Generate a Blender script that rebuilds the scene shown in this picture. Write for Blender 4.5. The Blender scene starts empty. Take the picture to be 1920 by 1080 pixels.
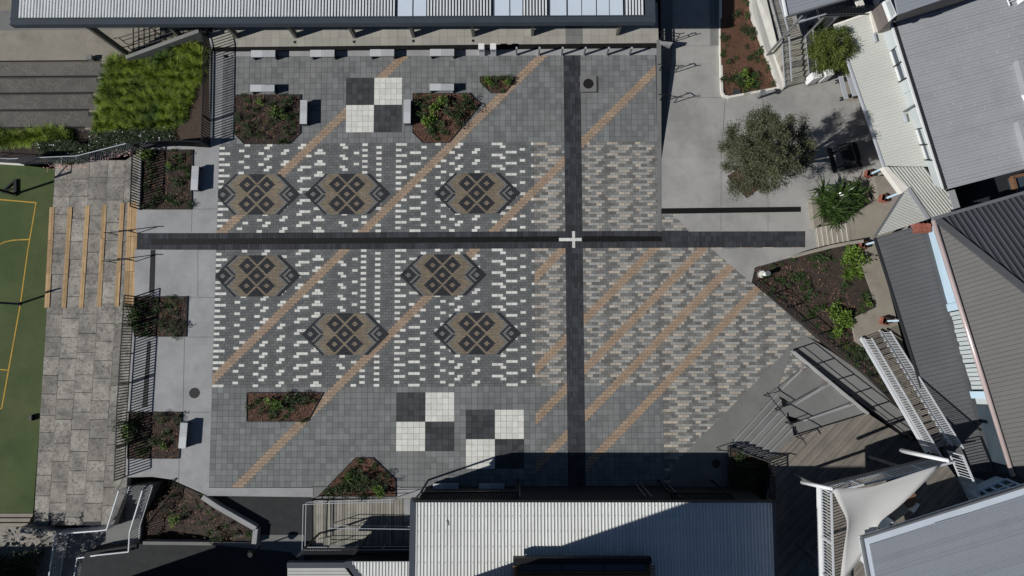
import bpy, math, random
from mathutils import Vector, Matrix
random.seed(7)
C = bpy.context.scene.collection
S = bpy.context.scene

# ---------------------------------------------------------------- camera (aerial, almost straight down)
F_PX, TILT, ROLL, YAW = 1214.4, 0.0754, 0.0049, -0.0043
CAM = Vector((15.771, -15.152, 33.89))
RC = Matrix.Rotation(YAW, 3, 'Z') @ Matrix.Rotation(ROLL, 3, 'Y') @ Matrix.Rotation(TILT, 3, 'X')
cd = bpy.data.cameras.new('camera'); cam = bpy.data.objects.new('camera', cd); C.objects.link(cam)
cd.sensor_width = 36.0; cd.lens = F_PX / 1920 * 36; cd.clip_end = 3000; cd.clip_start = .5
cam.matrix_world = Matrix.Translation(CAM) @ RC.to_4x4()
S.camera = cam
# ---------------------------------------------------------------- sky, sun, exposure
AZ, EL = math.radians(18.4), math.radians(35.8)
w = bpy.data.worlds.new('World'); S.world = w; w.use_nodes = True
nt = w.node_tree; bg = nt.nodes['Background']
sky = nt.nodes.new('ShaderNodeTexSky'); sky.sky_type = 'NISHITA'; sky.sun_disc = False
sky.altitude = 2500; sky.dust_density = .1; sky.ozone_density = 2.5; sky.sun_elevation = EL; sky.sun_rotation = math.atan2(-math.cos(AZ), -math.sin(AZ))
nt.links.new(sky.outputs[0], bg.inputs[0]); bg.inputs[1].default_value = 0.05
sd = bpy.data.lights.new('sun', 'SUN'); sd.energy = 4.9; sd.angle = math.radians(.5); sd.color = (1, .98, .945)
sun = bpy.data.objects.new('sun', sd); C.objects.link(sun)
sun.rotation_euler = Vector((math.cos(AZ)*math.cos(EL), math.sin(AZ)*math.cos(EL), -math.sin(EL))).to_track_quat('-Z', 'Y').to_euler()
sun.location = (0, 0, 60)
S.view_settings.view_transform = 'Standard'; S.view_settings.look = 'None'
S.view_settings.exposure = -.38; S.view_settings.gamma = 1; S.view_settings.use_curve_mapping = False

# ---------------------------------------------------------------- helpers
def at(px, py, z=0.0):
    """the point of the place seen at photo pixel (px, py) that lies at height z"""
    d = RC @ Vector(((px-960)/F_PX, -(py-540)/F_PX, -1.0))
    return CAM + d*((z-CAM.z)/d.z)
def P(z, *pts): return [at(x, y, z) for x, y in pts]
def lin(v):
    v /= 255.0
    return v/12.92 if v <= .04045 else ((v+.055)/1.055)**2.4
def alb(c): return tuple(min(.86, lin(v)/.80) for v in c)

MATS = {}
def mat(name, rgb, rough=.85, var=.15, scale=1.5, tint=0.0, bump=0.0, bscale=40, stain=None, metal=0.0, detail=6, spec=.3, trans=0):
    m = bpy.data.materials.new(name); m.use_nodes = True; MATS[name] = m
    n = m.node_tree.nodes; L = m.node_tree.links; b = n['Principled BSDF']
    b.inputs['Roughness'].default_value = rough; b.inputs['Metallic'].default_value = metal
    b.inputs['Specular IOR Level'].default_value = spec
    geo = n.new('ShaderNodeNewGeometry')
    no = n.new('ShaderNodeTexNoise'); no.inputs['Scale'].default_value = scale; no.inputs['Detail'].default_value = detail
    no.inputs['Roughness'].default_value = .65
    L.new(geo.outputs['Position'], no.inputs['Vector'])
    mr = n.new('ShaderNodeMapRange'); mr.inputs[1].default_value = .3; mr.inputs[2].default_value = .7
    mr.inputs[3].default_value = 1-var; mr.inputs[4].default_value = 1+var
    L.new(no.outputs['Fac'], mr.inputs[0])
    fac = mr.outputs[0]
    if tint:
        a = n.new('ShaderNodeAttribute'); a.attribute_name = 'tint'
        t = n.new('ShaderNodeMapRange'); t.inputs[3].default_value = 1-tint; t.inputs[4].default_value = 1+tint
        L.new(a.outputs['Fac'], t.inputs[0])
        mu = n.new('ShaderNodeMath'); mu.operation = 'MULTIPLY'
        L.new(fac, mu.inputs[0]); L.new(t.outputs[0], mu.inputs[1]); fac = mu.outputs[0]
    col = alb(rgb)
    vs = n.new('ShaderNodeVectorMath'); vs.operation = 'SCALE'; vs.inputs[0].default_value = col
    L.new(fac, vs.inputs['Scale']); out = vs.outputs[0]
    for (srgb, ss, lo, hi, amt) in (stain or []):
        s2 = n.new('ShaderNodeTexNoise'); s2.inputs['Scale'].default_value = ss; s2.inputs['Detail'].default_value = 9
        s2.inputs['Roughness'].default_value = .7
        L.new(geo.outputs['Position'], s2.inputs['Vector'])
        r2 = n.new('ShaderNodeMapRange'); r2.inputs[1].default_value = lo; r2.inputs[2].default_value = hi
        r2.inputs[4].default_value = amt
        L.new(s2.outputs['Fac'], r2.inputs[0])
        mx = n.new('ShaderNodeMix'); mx.data_type = 'RGBA'
        L.new(r2.outputs[0], mx.inputs[0]); L.new(out, mx.inputs[6]); mx.inputs[7].default_value = (*alb(srgb), 1)
        out = mx.outputs[2]
    L.new(out, b.inputs['Base Color'])
    if bump:
        bn = n.new('ShaderNodeTexNoise'); bn.inputs['Scale'].default_value = bscale; bn.inputs['Detail'].default_value = 4
        L.new(geo.outputs['Position'], bn.inputs['Vector'])
        bp = n.new('ShaderNodeBump'); bp.inputs['Strength'].default_value = bump; bp.inputs['Distance'].default_value = .02
        L.new(bn.outputs['Fac'], bp.inputs['Height']); L.new(bp.outputs[0], b.inputs['Normal'])
    return m

class MB:
    def __init__(s): s.V = []; s.F = []; s.T = []
    def add(s, vs, fs, t=.5):
        o = len(s.V); s.V.extend([tuple(v) for v in vs])
        for f in fs: s.F.append(tuple(i+o for i in f)); s.T.append(t)
    def face(s, vs, t=.5): s.add(vs, [tuple(range(len(vs)))], t)
    def solid(s, top, zb, t=.5, bottom=False):
        """closed block: a polygon of top points (own heights) and sides down to zb (number or list)"""
        a = sum(top[i][0]*top[(i+1) % len(top)][1]-top[(i+1) % len(top)][0]*top[i][1] for i in range(len(top)))
        top = list(top)
        if a < 0: top.reverse()
        k = len(top)
        if callable(zb): bot = [(p[0], p[1], zb(p)) for p in top]
        else: bot = [(p[0], p[1], zb) for p in top]
        fs = [tuple(range(k))]+[(i, k+i, k+(i+1) % k, (i+1) % k) for i in range(k)]
        if bottom: fs.append(tuple(range(2*k-1, k-1, -1)))
        s.add([tuple(p) for p in top]+bot, fs, t)
    def box(s, c, sx, sy, sz, rz=0, t=.5):
        """box standing on c"""
        cs, sn = math.cos(rz), math.sin(rz); q = []
        for x, y in ((-1, -1), (1, -1), (1, 1), (-1, 1)):
            X, Y = x*sx/2, y*sy/2; q.append((c[0]+X*cs-Y*sn, c[1]+X*sn+Y*cs, c[2]+sz))
        s.solid(q, c[2], t, True)
    def beam(s, a, b, wd, h, t=.5):
        a, b = Vector(a), Vector(b); d = (b-a)
        if d.length < 1e-6: return
        d.normalize(); sd_ = d.cross(Vector((0, 0, 1)))
        if sd_.length < 1e-3: sd_ = Vector((1, 0, 0))
        sd_.normalize(); up = sd_.cross(d)
        r = [(-1, -1), (1, -1), (1, 1), (-1, 1)]
        vs = [a+sd_*(x*wd/2)+up*(y*h/2) for x, y in r]+[b+sd_*(x*wd/2)+up*(y*h/2) for x, y in r]
        s.add(vs, [(0, 1, 2, 3), (7, 6, 5, 4), (0, 4, 5, 1), (1, 5, 6, 2), (2, 6, 7, 3), (3, 7, 4, 0)], t)
    def tube(s, pts, r, n=7, t=.5, r2=None):
        pts = [Vector(p) for p in pts]; r2 = r if r2 is None else r2
        rings = []
        for i, p in enumerate(pts):
            d = (pts[min(i+1, len(pts)-1)]-pts[max(i-1, 0)]).normalized()
            x = d.cross(Vector((0, 0, 1)))
            if x.length < .05: x = d.cross(Vector((1, 0, 0)))
            x.normalize(); y = x.cross(d); R = r+(r2-r)*i/max(1, len(pts)-1)
            rings.append([p+x*math.cos(2*math.pi*k/n)*R+y*math.sin(2*math.pi*k/n)*R for k in range(n)])
        vs = [v for rg in rings for v in rg]; fs = []
        for i in range(len(rings)-1):
            for k in range(n):
                fs.append((i*n+k, i*n+(k+1) % n, (i+1)*n+(k+1) % n, (i+1)*n+k))
        fs.append(tuple(range(n-1, -1, -1))); fs.append(tuple((len(rings)-1)*n+k for k in range(n)))
        s.add(vs, fs, t)
    def cyl(s, c, r, h, n=20, t=.5, r2=None):
        r2 = r if r2 is None else r2
        b = [(c[0]+r*math.cos(2*math.pi*k/n), c[1]+r*math.sin(2*math.pi*k/n), c[2]) for k in range(n)]
        u = [(c[0]+r2*math.cos(2*math.pi*k/n), c[1]+r2*math.sin(2*math.pi*k/n), c[2]+h) for k in range(n)]
        s.add(b+u, [tuple(range(n, 2*n)), tuple(range(n-1, -1, -1))]+[(k, (k+1) % n, n+(k+1) % n, n+k) for k in range(n)], t)
    def mesh(s, name, o=(0, 0, 0)):
        me = bpy.data.meshes.new(name)
        me.from_pydata([(v[0]-o[0], v[1]-o[1], v[2]-o[2]) for v in s.V], [], s.F)
        at_ = me.attributes.new('tint', 'FLOAT', 'FACE'); at_.data.foreach_set('value', s.T)
        me.update(); return me
    def build(s, name, m, parent=None, smooth=False, kind=None):
        o = (0, 0, 0) if parent is None else wloc(parent)
        me = s.mesh(name, o); me.materials.append(MATS[m] if isinstance(m, str) else m)
        if smooth: me.polygons.foreach_set('use_smooth', [True]*len(me.polygons))
        ob = bpy.data.objects.new(name, me); C.objects.link(ob)
        if parent is not None: ob.parent = parent
        if kind: ob['kind'] = kind
        return ob
def wloc(o):
    v = Vector(o.location)
    while o.parent: o = o.parent; v = v+Vector(o.location)
    return v
def tag(o, label, cat, group=None):
    o['label'] = label; o['category'] = cat
    if group: o['group'] = group
    return o
def thing(name, label, cat, loc=(0, 0, 0), group=None):
    o = bpy.data.objects.new(name, None); C.objects.link(o); o.location = loc; o.empty_display_size = .2
    return tag(o, label, cat, group)
def struct(name, mb, m, smooth=False): return mb.build(name, m, None, smooth, 'structure')
def inst(name, me, loc, parent=None, rz=0, sc=None):
    o = bpy.data.objects.new(name, me); C.objects.link(o)
    if parent is not None: o.parent = parent; loc = Vector(loc)-wloc(parent)
    o.location = loc; o.rotation_euler = (0, 0, rz)
    if sc is not None: o.scale = (sc, sc, sc) if not hasattr(sc, '__len__') else sc
    return o
def dup(root, loc, rz, label, group=None):
    r = root.copy(); C.objects.link(r); r.location = loc; r.rotation_euler = (0, 0, rz); r['label'] = label
    if group: r['group'] = group
    for ch in list(root.children):
        c = ch.copy(); C.objects.link(c); c.parent = r
        for g in ch.children:
            d = g.copy(); C.objects.link(d); d.parent = c
    return r
def clip(poly, n, d):
    """keep the part of a 2-D polygon where n.p <= d"""
    out = []
    for i in range(len(poly)):
        a, b = poly[i], poly[(i+1) % len(poly)]
        da, db = n[0]*a[0]+n[1]*a[1]-d, n[0]*b[0]+n[1]*b[1]-d
        if da <= 0: out.append(a)
        if da*db < 0:
            t = da/(da-db); out.append((a[0]+(b[0]-a[0])*t, a[1]+(b[1]-a[1])*t))
    return out
def inside(p, poly):
    r = False
    for i in range(len(poly)):
        a, b = poly[i], poly[(i+1) % len(poly)]
        if (a[1] > p[1]) != (b[1] > p[1]) and p[0] < (b[0]-a[0])*(p[1]-a[1])/(b[1]-a[1])+a[0]: r = not r
    return r
def plane(pts):
    """z(x, y) through three points"""
    a, b, c = [Vector(p) for p in pts[:3]]; n = (b-a).cross(c-a)
    return lambda x, y: a.z-(n.x*(x-a.x)+n.y*(y-a.y))/n.z
def strips(poly, d, pitch, gap):
    """2-D strips of a convex polygon running along d"""
    d = Vector((d[0], d[1])).normalized(); n = Vector((-d.y, d.x))
    s = [n.x*p[0]+n.y*p[1] for p in poly]; k = math.floor(min(s)/pitch); out = []
    while k*pitch < max(s):
        q = clip(clip(poly, n, (k+1)*pitch-gap), -n, -k*pitch)
        if len(q) > 2: out.append(q)
        k += 1
    return out
def ribs(mb, poly, d, pitch, wb, wt, h, zf, z0=.0):
    """raised sheet ribs along d on the roof plane zf, clipped to a convex polygon"""
    d = Vector((d[0], d[1])).normalized(); n = Vector((-d.y, d.x))
    s = [n.x*p[0]+n.y*p[1] for p in poly]; k = math.ceil(min(s)/pitch)
    while k*pitch < max(s):
        c = k*pitch; ts = []
        for i in range(len(poly)):
            a, b = poly[i], poly[(i+1) % len(poly)]
            da, db = n.x*a[0]+n.y*a[1]-c, n.x*b[0]+n.y*b[1]-c
            if (da <= 0) != (db <= 0):
                t = da/(da-db); ts.append(d.x*(a[0]+(b[0]-a[0])*t)+d.y*(a[1]+(b[1]-a[1])*t))
        if len(ts) >= 2 and max(ts)-min(ts) > .08:
            vs = []
            for t in (min(ts)+.02, max(ts)-.02):
                for off, up in ((-wb/2, 0), (-wt/2, h), (wt/2, h), (wb/2, 0)):
                    x = d.x*t+n.x*(c+off); y = d.y*t+n.y*(c+off); vs.append((x, y, zf(x, y)+z0+up))
            mb.add(vs, [(0, 1, 5, 4), (1, 2, 6, 5), (2, 3, 7, 6), (0, 3, 2, 1), (4, 5, 6, 7)], random.random())
        k += 1
def lerp(a, b, t): return Vector(a)+(Vector(b)-Vector(a))*t

# ---------------------------------------------------------------- materials
mat('tile_grey', (111, 113, 113), var=.16, scale=1.1, tint=.17, bump=.1, bscale=90, stain=[((128, 127, 123), .3, .5, .75, .5), ((84, 85, 87), .5, .55, .8, .4)])
mat('brick_grey', (97, 99, 99), var=.14, scale=1.2, tint=.15, bump=.1, bscale=90, stain=[((118, 117, 114), .4, .55, .75, .3)])
mat('paver_white', (204, 203, 196), var=.10, scale=6, tint=.09, bump=.1, stain=[((150, 150, 145), 2.2, .55, .8, .5)])
mat('paver_black', (61, 63, 65), var=.22, scale=2.0, tint=.25, bump=.1, stain=[((90, 91, 93), .9, .55, .75, .4)])
mat('paver_dark', (54, 56, 60), var=.2, scale=1.0, tint=.3, bump=.1, stain=[((85, 86, 88), 1.3, .58, .75, .4)])
mat('paver_tan', (150, 130, 111), var=.12, scale=1.3, tint=.10, bump=.1)
mat('paver_sand', (127, 115, 99), var=.14, scale=.9, tint=.22)
mat('paver_ink', (47, 49, 53), var=.12, scale=3, tint=.25)
mat('paver_mid', (115, 115, 112), var=.12, scale=3, tint=.15)
mat('paver_pale', (146, 146, 142), var=.12, scale=1.5, tint=.12, stain=[((105, 106, 104), .8, .5, .8, .4)])
mat('paver_soft', (103, 102, 99), var=.12, scale=2, tint=.15, stain=[((112, 111, 108), .8, .55, .8, .4)])
mat('paver_rose', (167, 157, 144), var=.12, scale=2, tint=.14, stain=[((130, 124, 116), .8, .55, .8, .4)])
mat('joint', (52, 53, 55), var=.15, scale=4)
mat('joint_pale', (92, 92, 91), var=.15, scale=4)
mat('drain_black', (27, 26, 26), rough=.5, var=.3, scale=6)
mat('concrete', (149, 149, 149), var=.13, scale=.5, bump=.1, bscale=120, stain=[((114, 115, 115), .8, .45, .7, .5), ((160, 161, 162), .5, .55, .75, .4)])
mat('concrete_right', (154, 152, 148), var=.12, scale=.45, bump=.3, bscale=160, stain=[((112, 112, 111), .35, .45, .7, .6), ((126, 124, 120), 1.6, .5, .75, .5), ((160, 160, 158), 25, .6, .75, .35)])
mat('concrete_warm', (135, 129, 118), var=.13, scale=.8, tint=.1, bump=.2, bscale=100, stain=[((108, 102, 93), .9, .5, .72, .6)])
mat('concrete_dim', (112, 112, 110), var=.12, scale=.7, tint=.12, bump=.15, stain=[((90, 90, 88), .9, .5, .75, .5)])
mat('concrete_old', (148, 143, 135), var=.16, scale=.9, tint=.2, bump=.6, bscale=30, stain=[((88, 86, 82), 1.0, .42, .66, .75), ((58, 56, 54), 7, .5, .66, .7), ((158, 151, 140), 3.2, .56, .72, .45)])
mat('concrete_seat', (94, 92, 88), var=.14, scale=1.5, tint=.08, bump=.3, bscale=60, stain=[((76, 74, 71), 1, .45, .7, .6)])
mat('crack', (126, 122, 112), var=.2, scale=4)
mat('canopy_floor', (152, 149, 141), var=.08, scale=1.2, tint=.06, stain=[((132, 129, 122), .7, .5, .8, .5)])
mat('asphalt', (46, 47, 48), var=.2, scale=3, bump=.3, bscale=150)
mat('earth', (56, 50, 44), var=.3, scale=.6)
mat('turf', (66, 80, 44), var=.2, scale=.5, bump=.3, bscale=200, stain=[((80, 82, 54), .25, .48, .68, .7), ((50, 66, 36), .6, .5, .75, .5), ((92, 94, 70), 2.5, .6, .75, .4)])
mat('line_yellow', (176, 142, 62), var=.15, scale=8, stain=[((84, 88, 52), 4, .5, .7, .7)])
mat('timber', (164, 138, 104), var=.2, scale=3, tint=.2, stain=[((150, 116, 78), 6, .5, .75, .5)])
mat('deck', (120, 114, 106), var=.2, scale=2, tint=.2, stain=[((70, 66, 62), 1.0, .5, .7, .5)])
mat('deck_light', (134, 131, 122), var=.18, scale=2, tint=.34)
mat('mulch', (66, 55, 47), var=.45, scale=14, bump=1.0, bscale=60, stain=[((44, 34, 28), 7, .45, .65, .7)])
mat('mulch_red', (92, 67, 55), var=.4, scale=14, bump=1.0, bscale=60, stain=[((52, 38, 31), 7, .45, .65, .7)])
mat('mulch_rust', (98, 71, 56), var=.4, scale=14, bump=1.0, bscale=60, stain=[((58, 42, 34), 7, .48, .66, .7)])
mat('concrete_pale', (188, 186, 179), var=.08, scale=.8, stain=[((160, 156, 148), 1.2, .5, .75, .5)])
mat('mulch_dark', (58, 50, 45), var=.45, scale=14, bump=1.0, bscale=60, stain=[((38, 32, 28), 7, .45, .65, .7)])
mat('chip', (104, 78, 64), var=.3, scale=30, tint=.7)
mat('black_metal', (26, 27, 30), rough=.5, var=.05)
mat('steel_grey', (112, 114, 116), rough=.5, var=.08, metal=.2)
mat('galv', (176, 180, 186), rough=.45, var=.06, metal=.2)
mat('white_paint', (214, 215, 215), rough=.55, var=.05)
mat('rail_grey', (184, 187, 190), rough=.5, var=.06)
mat('cream_paint', (206, 203, 194), rough=.7, var=.07)
mat('bench_top', (182, 184, 186), rough=.5, var=.05, tint=.08)
mat('bench_leg', (46, 50, 56), rough=.5, var=.05)
mat('roof_white', (214, 221, 232), rough=.5, var=.05, scale=2, tint=.06)
mat('skylight', (196, 206, 218), rough=.35, var=.04)
mat('slate_trim', (62, 68, 76), rough=.5, var=.1, stain=[((180, 180, 178), 3.2, .74, .78, .8)])
mat('column', (96, 94, 88), rough=.8, var=.08)
mat('roof_cream', (172, 173, 167), rough=.6, var=.05, scale=.8, tint=.05, stain=[((158, 158, 152), .7, .5, .8, .4)])
mat('roof_grey', (146, 148, 151), rough=.5, var=.05, scale=.5, tint=.08, stain=[((134, 135, 137), .8, .5, .7, .5)])
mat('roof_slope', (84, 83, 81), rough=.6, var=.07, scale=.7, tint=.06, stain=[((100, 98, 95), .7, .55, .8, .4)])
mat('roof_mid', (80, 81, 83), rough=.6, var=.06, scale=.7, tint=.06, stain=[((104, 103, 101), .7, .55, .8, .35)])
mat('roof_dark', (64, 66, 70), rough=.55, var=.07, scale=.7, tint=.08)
mat('roof_pale', (200, 201, 198), rough=.6, var=.05, scale=.8, tint=.07, stain=[((188, 187, 180), .9, .5, .8, .4)])
mat('roof_steel', (140, 144, 151), rough=.5, var=.05, scale=.9, tint=.08, stain=[((122, 126, 133), .9, .5, .8, .5)])
mat('flash_pale', (188, 196, 205), rough=.6, var=.08, scale=1.0, stain=[((150, 155, 160), 2.0, .6, .8, .5)])
mat('wall_blue', (178, 200, 214), rough=.7, var=.05)
mat('wall_white', (176, 182, 183), rough=.7, var=.04)
mat('wall_taupe', (118, 110, 106), rough=.8, var=.07)
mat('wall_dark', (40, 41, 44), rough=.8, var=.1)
mat('brick_red', (140, 86, 72), rough=.85, var=.15, scale=6, tint=.2)
mat('mortar', (150, 140, 130), var=.1)
mat('timber_frame', (112, 84, 62), var=.2)
mat('window_glass', (58, 68, 76), rough=.12, var=.05, spec=.5)
mat('pink_gutter', (196, 178, 174), rough=.25, var=.06, metal=.3)
mat('sail_cloth', (174, 173, 170), rough=.8, var=.05, scale=.5, stain=[((168, 168, 166), .9, .48, .75, .6)])
mat('white_plastic', (222, 223, 224), rough=.5, var=.03)
mat('brown_seat', (110, 84, 66), rough=.6, var=.1)
mat('grass', (104, 122, 38), rough=.6, var=.4, scale=1.6, tint=.6)
mat('grass_dark', (62, 84, 28), rough=.6, var=.4, scale=1.6, tint=.6)
mat('leaf_dark', (46, 60, 34), rough=.5, var=.25, scale=1.2, tint=.5)
mat('leaf_lime', (84, 106, 40), rough=.5, var=.25, scale=1.5, tint=.45)
mat('leaf_bushy', (78, 90, 38), rough=.5, var=.3, scale=1.5, tint=.55)
mat('leaf_mid', (55, 72, 38), rough=.5, var=.25, scale=1.5, tint=.5)
mat('leaf_olive', (80, 82, 60), rough=.55, var=.25, scale=.8, tint=.5)
mat('leaf_flax', (52, 70, 32), rough=.25, var=.2, scale=1.5, tint=.5, spec=.5)
mat('flower', (228, 226, 222), rough=.6, var=.05)
mat('petal_litter', (196, 160, 152), rough=.8, var=.2, scale=8, tint=.5)
mat('bark', (70, 60, 50), rough=.9, var=.3, scale=6)
mat('navy_paint', (38, 52, 88), rough=.5, var=.1)

# ---------------------------------------------------------------- ground
g = MB(); g.face([(-900, -900, -4.3), (900, -900, -4.3), (900, 900, -4.3), (-900, 900, -4.3)]); struct('ground', g, 'earth')

# ================================================================ PLAZA PAVING
T = .3; GAP = .011
def uv(u, v): return (u*T, -v*T)
def block(mb, u0, u1, v0, v1, t=None, top=0.0):
    if u1-u0 < .06 or v1-v0 < .06: return
    g_ = GAP/2
    x0, x1, y0, y1 = u0*T+g_, u1*T-g_, -v1*T+g_, -v0*T-g_
    mb.add([(x0, y0, top), (x1, y0, top), (x1, y1, top), (x0, y1, top), (x0, y0, -.014), (x1, y0, -.014), (x1, y1, -.014), (x0, y1, -.014)],
           [(0, 1, 2, 3), (0, 4, 5, 1), (1, 5, 6, 2), (2, 6, 7, 3), (3, 7, 4, 0)], random.random() if t is None else t)
base = MB(); base.solid([(-14*T, -32*T, -.012), (-14*T, -35*T, -.012), (0, -35*T, -.012), (0, -76.4*T, -.012), (106*T, -76.4*T, -.012), (106*T, -32*T, -.012), (84*T, -28*T, -.012), (78*T, -28*T, -.012), (78*T, 0, -.012), (0, 0, -.012), (0, -32*T, -.012)], -.4)
plaza = struct('plaza_paving', base, 'joint')
STRIPES = [(32, -1, 62), (57, -1, 62), (80, -1, 90), (95.5, 56, 61.6), (111.5, 56, 110), (120, 56, 110), (128, 56, 110), (136.3, 64.5, 110)]
def stripe_at(v):
    out = []
    for s_, a, b in STRIPES:
        if v < 32 and s_ > 90: continue
        c = math.floor((s_-v)*2)/2
        lo, hi = max(c, a), min(c+2, b)
        if hi-lo > .05: out.append((lo, hi, c))
    return out
MOTIFS = [(7, 25.125), (23, 25.125), (46, 25.125), (7.4, 39.625), (40, 39.625), (23, 49.875), (46, 49.875)]
def motif_at(v):
    """u-intervals covered by a diamond motif in the quarter row centred on v"""
    out = []
    for cu, cv in MOTIFS:
        Y = round((v-cv)*4)
        if abs(Y) <= 14:
            h = (30.5-abs(Y))/4; out.append((cu-h, cu+h))
    return out
def minus(iv, cuts):
    res = [iv]
    for a, b in cuts:
        nx = []
        for lo, hi in res:
            if b <= lo or a >= hi: nx.append((lo, hi)); continue
            if a > lo: nx.append((lo, a))
            if b < hi: nx.append((b, hi))
        res = nx
    return [r for r in res if r[1]-r[0] > .06]
BOARDS = [(22.5, 4), (32, 60), (44, 63)]
HOLES = [(b[0], b[0]+10, b[1], b[1]+10) for b in BOARDS]+[(64.7, 67.7, 4, 7)]
mbs = {k: MB() for k in ('tile_grey', 'brick_grey', 'paver_white', 'paver_tan', 'paver_mid', 'paver_pale', 'paver_rose', 'paver_dark', 'paver_sand', 'paver_ink', 'paver_black', 'paver_soft')}
tiles_big = []; whites = []
def tile_field(u0, u1, v0, v1):
    for r in range(int(round((v1-v0)))):
        v = v0+r
        st = [stripe_at(v+.01), stripe_at(v+.51)]
        holes = [(h[0], h[1]) for h in HOLES if h[2]-.01 <= v < h[3]-.01]
        u = u0
        while u < u1-.05:
            e = min(u+1, u1)
            hit = any(a < e-.05 and b > u+.05 for s2 in st for a, b, c in s2) or any(a < e-.05 and b > u+.05 for a, b in holes)
            if not hit: tiles_big.append((u, e, v, v+1))
            else:
                for k in (0, 1):
                    for a, b in minus((u, e), [(x[0], x[1]) for x in st[k]]+holes): block(mbs['tile_grey'], a, b, v+k*.5, v+k*.5+.5)
            u = e
        for k in (0, 1):
            for a, b, c in st[k]:
                for a2, b2 in ((c, c+1), (c+1, c+2)):
                    for lo, hi in minus((max(a, a2, u0), min(b, b2, u1)), holes) if min(b, b2, u1) > max(a, a2, u0) else []:
                        block(mbs['paver_tan'], lo, hi, v+k*.5, v+k*.5+.5)
# white accent pavers of the dark brick field: (row in a cycle of four, from, to)
WH = [(1, 0, 1), (3, 0, 2), (0, 4.5, 5.5), (2, 3.5, 4.5), (3, 7, 8), (0, 8.5, 9.5), (1, 8, 9), (2, 11.5, 12.5), (3, 11, 12), (0, 14.5, 16.5), (1, 14, 15),
      (2, 17.5, 18.5), (3, 17, 19), (0, 21.5, 22.5), (1, 22, 23), (3, 24, 25), (0, 25.5, 26.5), (2, 25.5, 26.5), (1, 28, 29), (3, 28, 29), (0, 31.5, 33.5), (2, 31.5, 32.5),
      (3, 34, 36), (1, 36, 37), (0, 38.5, 39.5), (2, 39.5, 40.5), (3, 41, 42), (0, 42.5, 43.5), (1, 42, 43), (2, 45.5, 46.5), (3, 45, 46), (0, 48.5, 50.5), (1, 50, 51),
      (3, 51, 53), (2, 53.5, 54.5), (0, 55.5, 56)]
def colour_dark(r, u):
    for k, a, b in WH:
        if r % 4 == k and a-.01 <= u < b-.01: return 'paver_white'
    return 'brick_grey'
def colour_light(r, u):
    k = r % 4; m9 = u % 9
    if k == 0:
        if 4.4 <= m9 < 6.4 or .4 <= m9 < 1.4: return 'paver_rose'
    if k == 2:
        if 6.4 <= m9 < 8.4 or 2.4 <= m9 < 3.4: return 'paver_rose'
    if k == 1 and (.9 <= m9 < 3.9 or 5.9 <= m9 < 8.9): return 'paver_pale'
    if k == 3 and (-.1 <= m9 < 2.9 or 4.9 <= m9 < 7.9): return 'paver_pale'
    return 'paver_mid' if random.random() < .66 else 'paver_soft'
def brick_field(u0, u1, v0, v1, fn, uo=0.0):
    for r in range(int(round((v1-v0)*2))):
        v = v0+r*.5; st = stripe_at(v+.01)
        off = .5 if r % 2 == 0 else 0
        u = u0+off-1
        while u < u1-.05:
            a0, b0 = max(u, u0), min(u+1, u1)
            if b0-a0 > .05:
                key = fn(r, max(u, u0)-uo)
                rest = minus((a0, b0), [(x[0], x[1]) for x in st])
                q = [motif_at(v+.125), motif_at(v+.375)]
                touched = any(a < b0 and b > a0 for s2 in q for a, b in s2)
                for lo, hi in rest:
                    if touched:
                        for k in (0, 1):
                            for l2, h2 in minus((lo, hi), q[k]): block(mbs[key], l2, h2, v+k*.25, v+k*.25+.25, .5)
                    elif key == 'paver_white' and hi-lo > .9: whites.append((lo, hi, v, v+.5))
                    else: block(mbs[key], lo, hi, v, v+.5)
            u += 1
        for a, b, c in st:
            for a2, b2 in ((c, c+1), (c+1, c+2)):
                lo, hi = max(a, a2, u0), min(b, b2, u1)
                if hi <= lo: continue
                for k in (0, 1):
                    cuts = motif_at(v+.125+.25*k)
                    if any(x < hi and y > lo for x, y in motif_at(v+.125)+motif_at(v+.375)):
                        for l2, h2 in minus((lo, hi), cuts): block(mbs['paver_tan'], l2, h2, v+k*.25, v+k*.25+.25)
                    elif k == 0: block(mbs['paver_tan'], lo, hi, v, v+.5)
tile_field(0, 61.5, 0, 16); tile_field(64.5, 78, 0, 16)
tile_field(0, 61.5, 59, 76); tile_field(64.5, 78, 59, 76)
brick_field(0, 56, 16, 32, colour_dark); brick_field(0, 56, 35, 59, colour_dark)
brick_field(56, 61.5, 16, 32, colour_light, 51.5); brick_field(56, 61.5, 35, 59, colour_light, 51.5)
brick_field(64.5, 78, 16, 32, colour_light, 64.5); brick_field(64.5, 105.5, 35, 59, colour_light, 64.5); brick_field(78, 105.5, 59, 76, colour_light, 64.5)
brick_field(78, 84, 28, 32, colour_light, 64.5)
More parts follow.
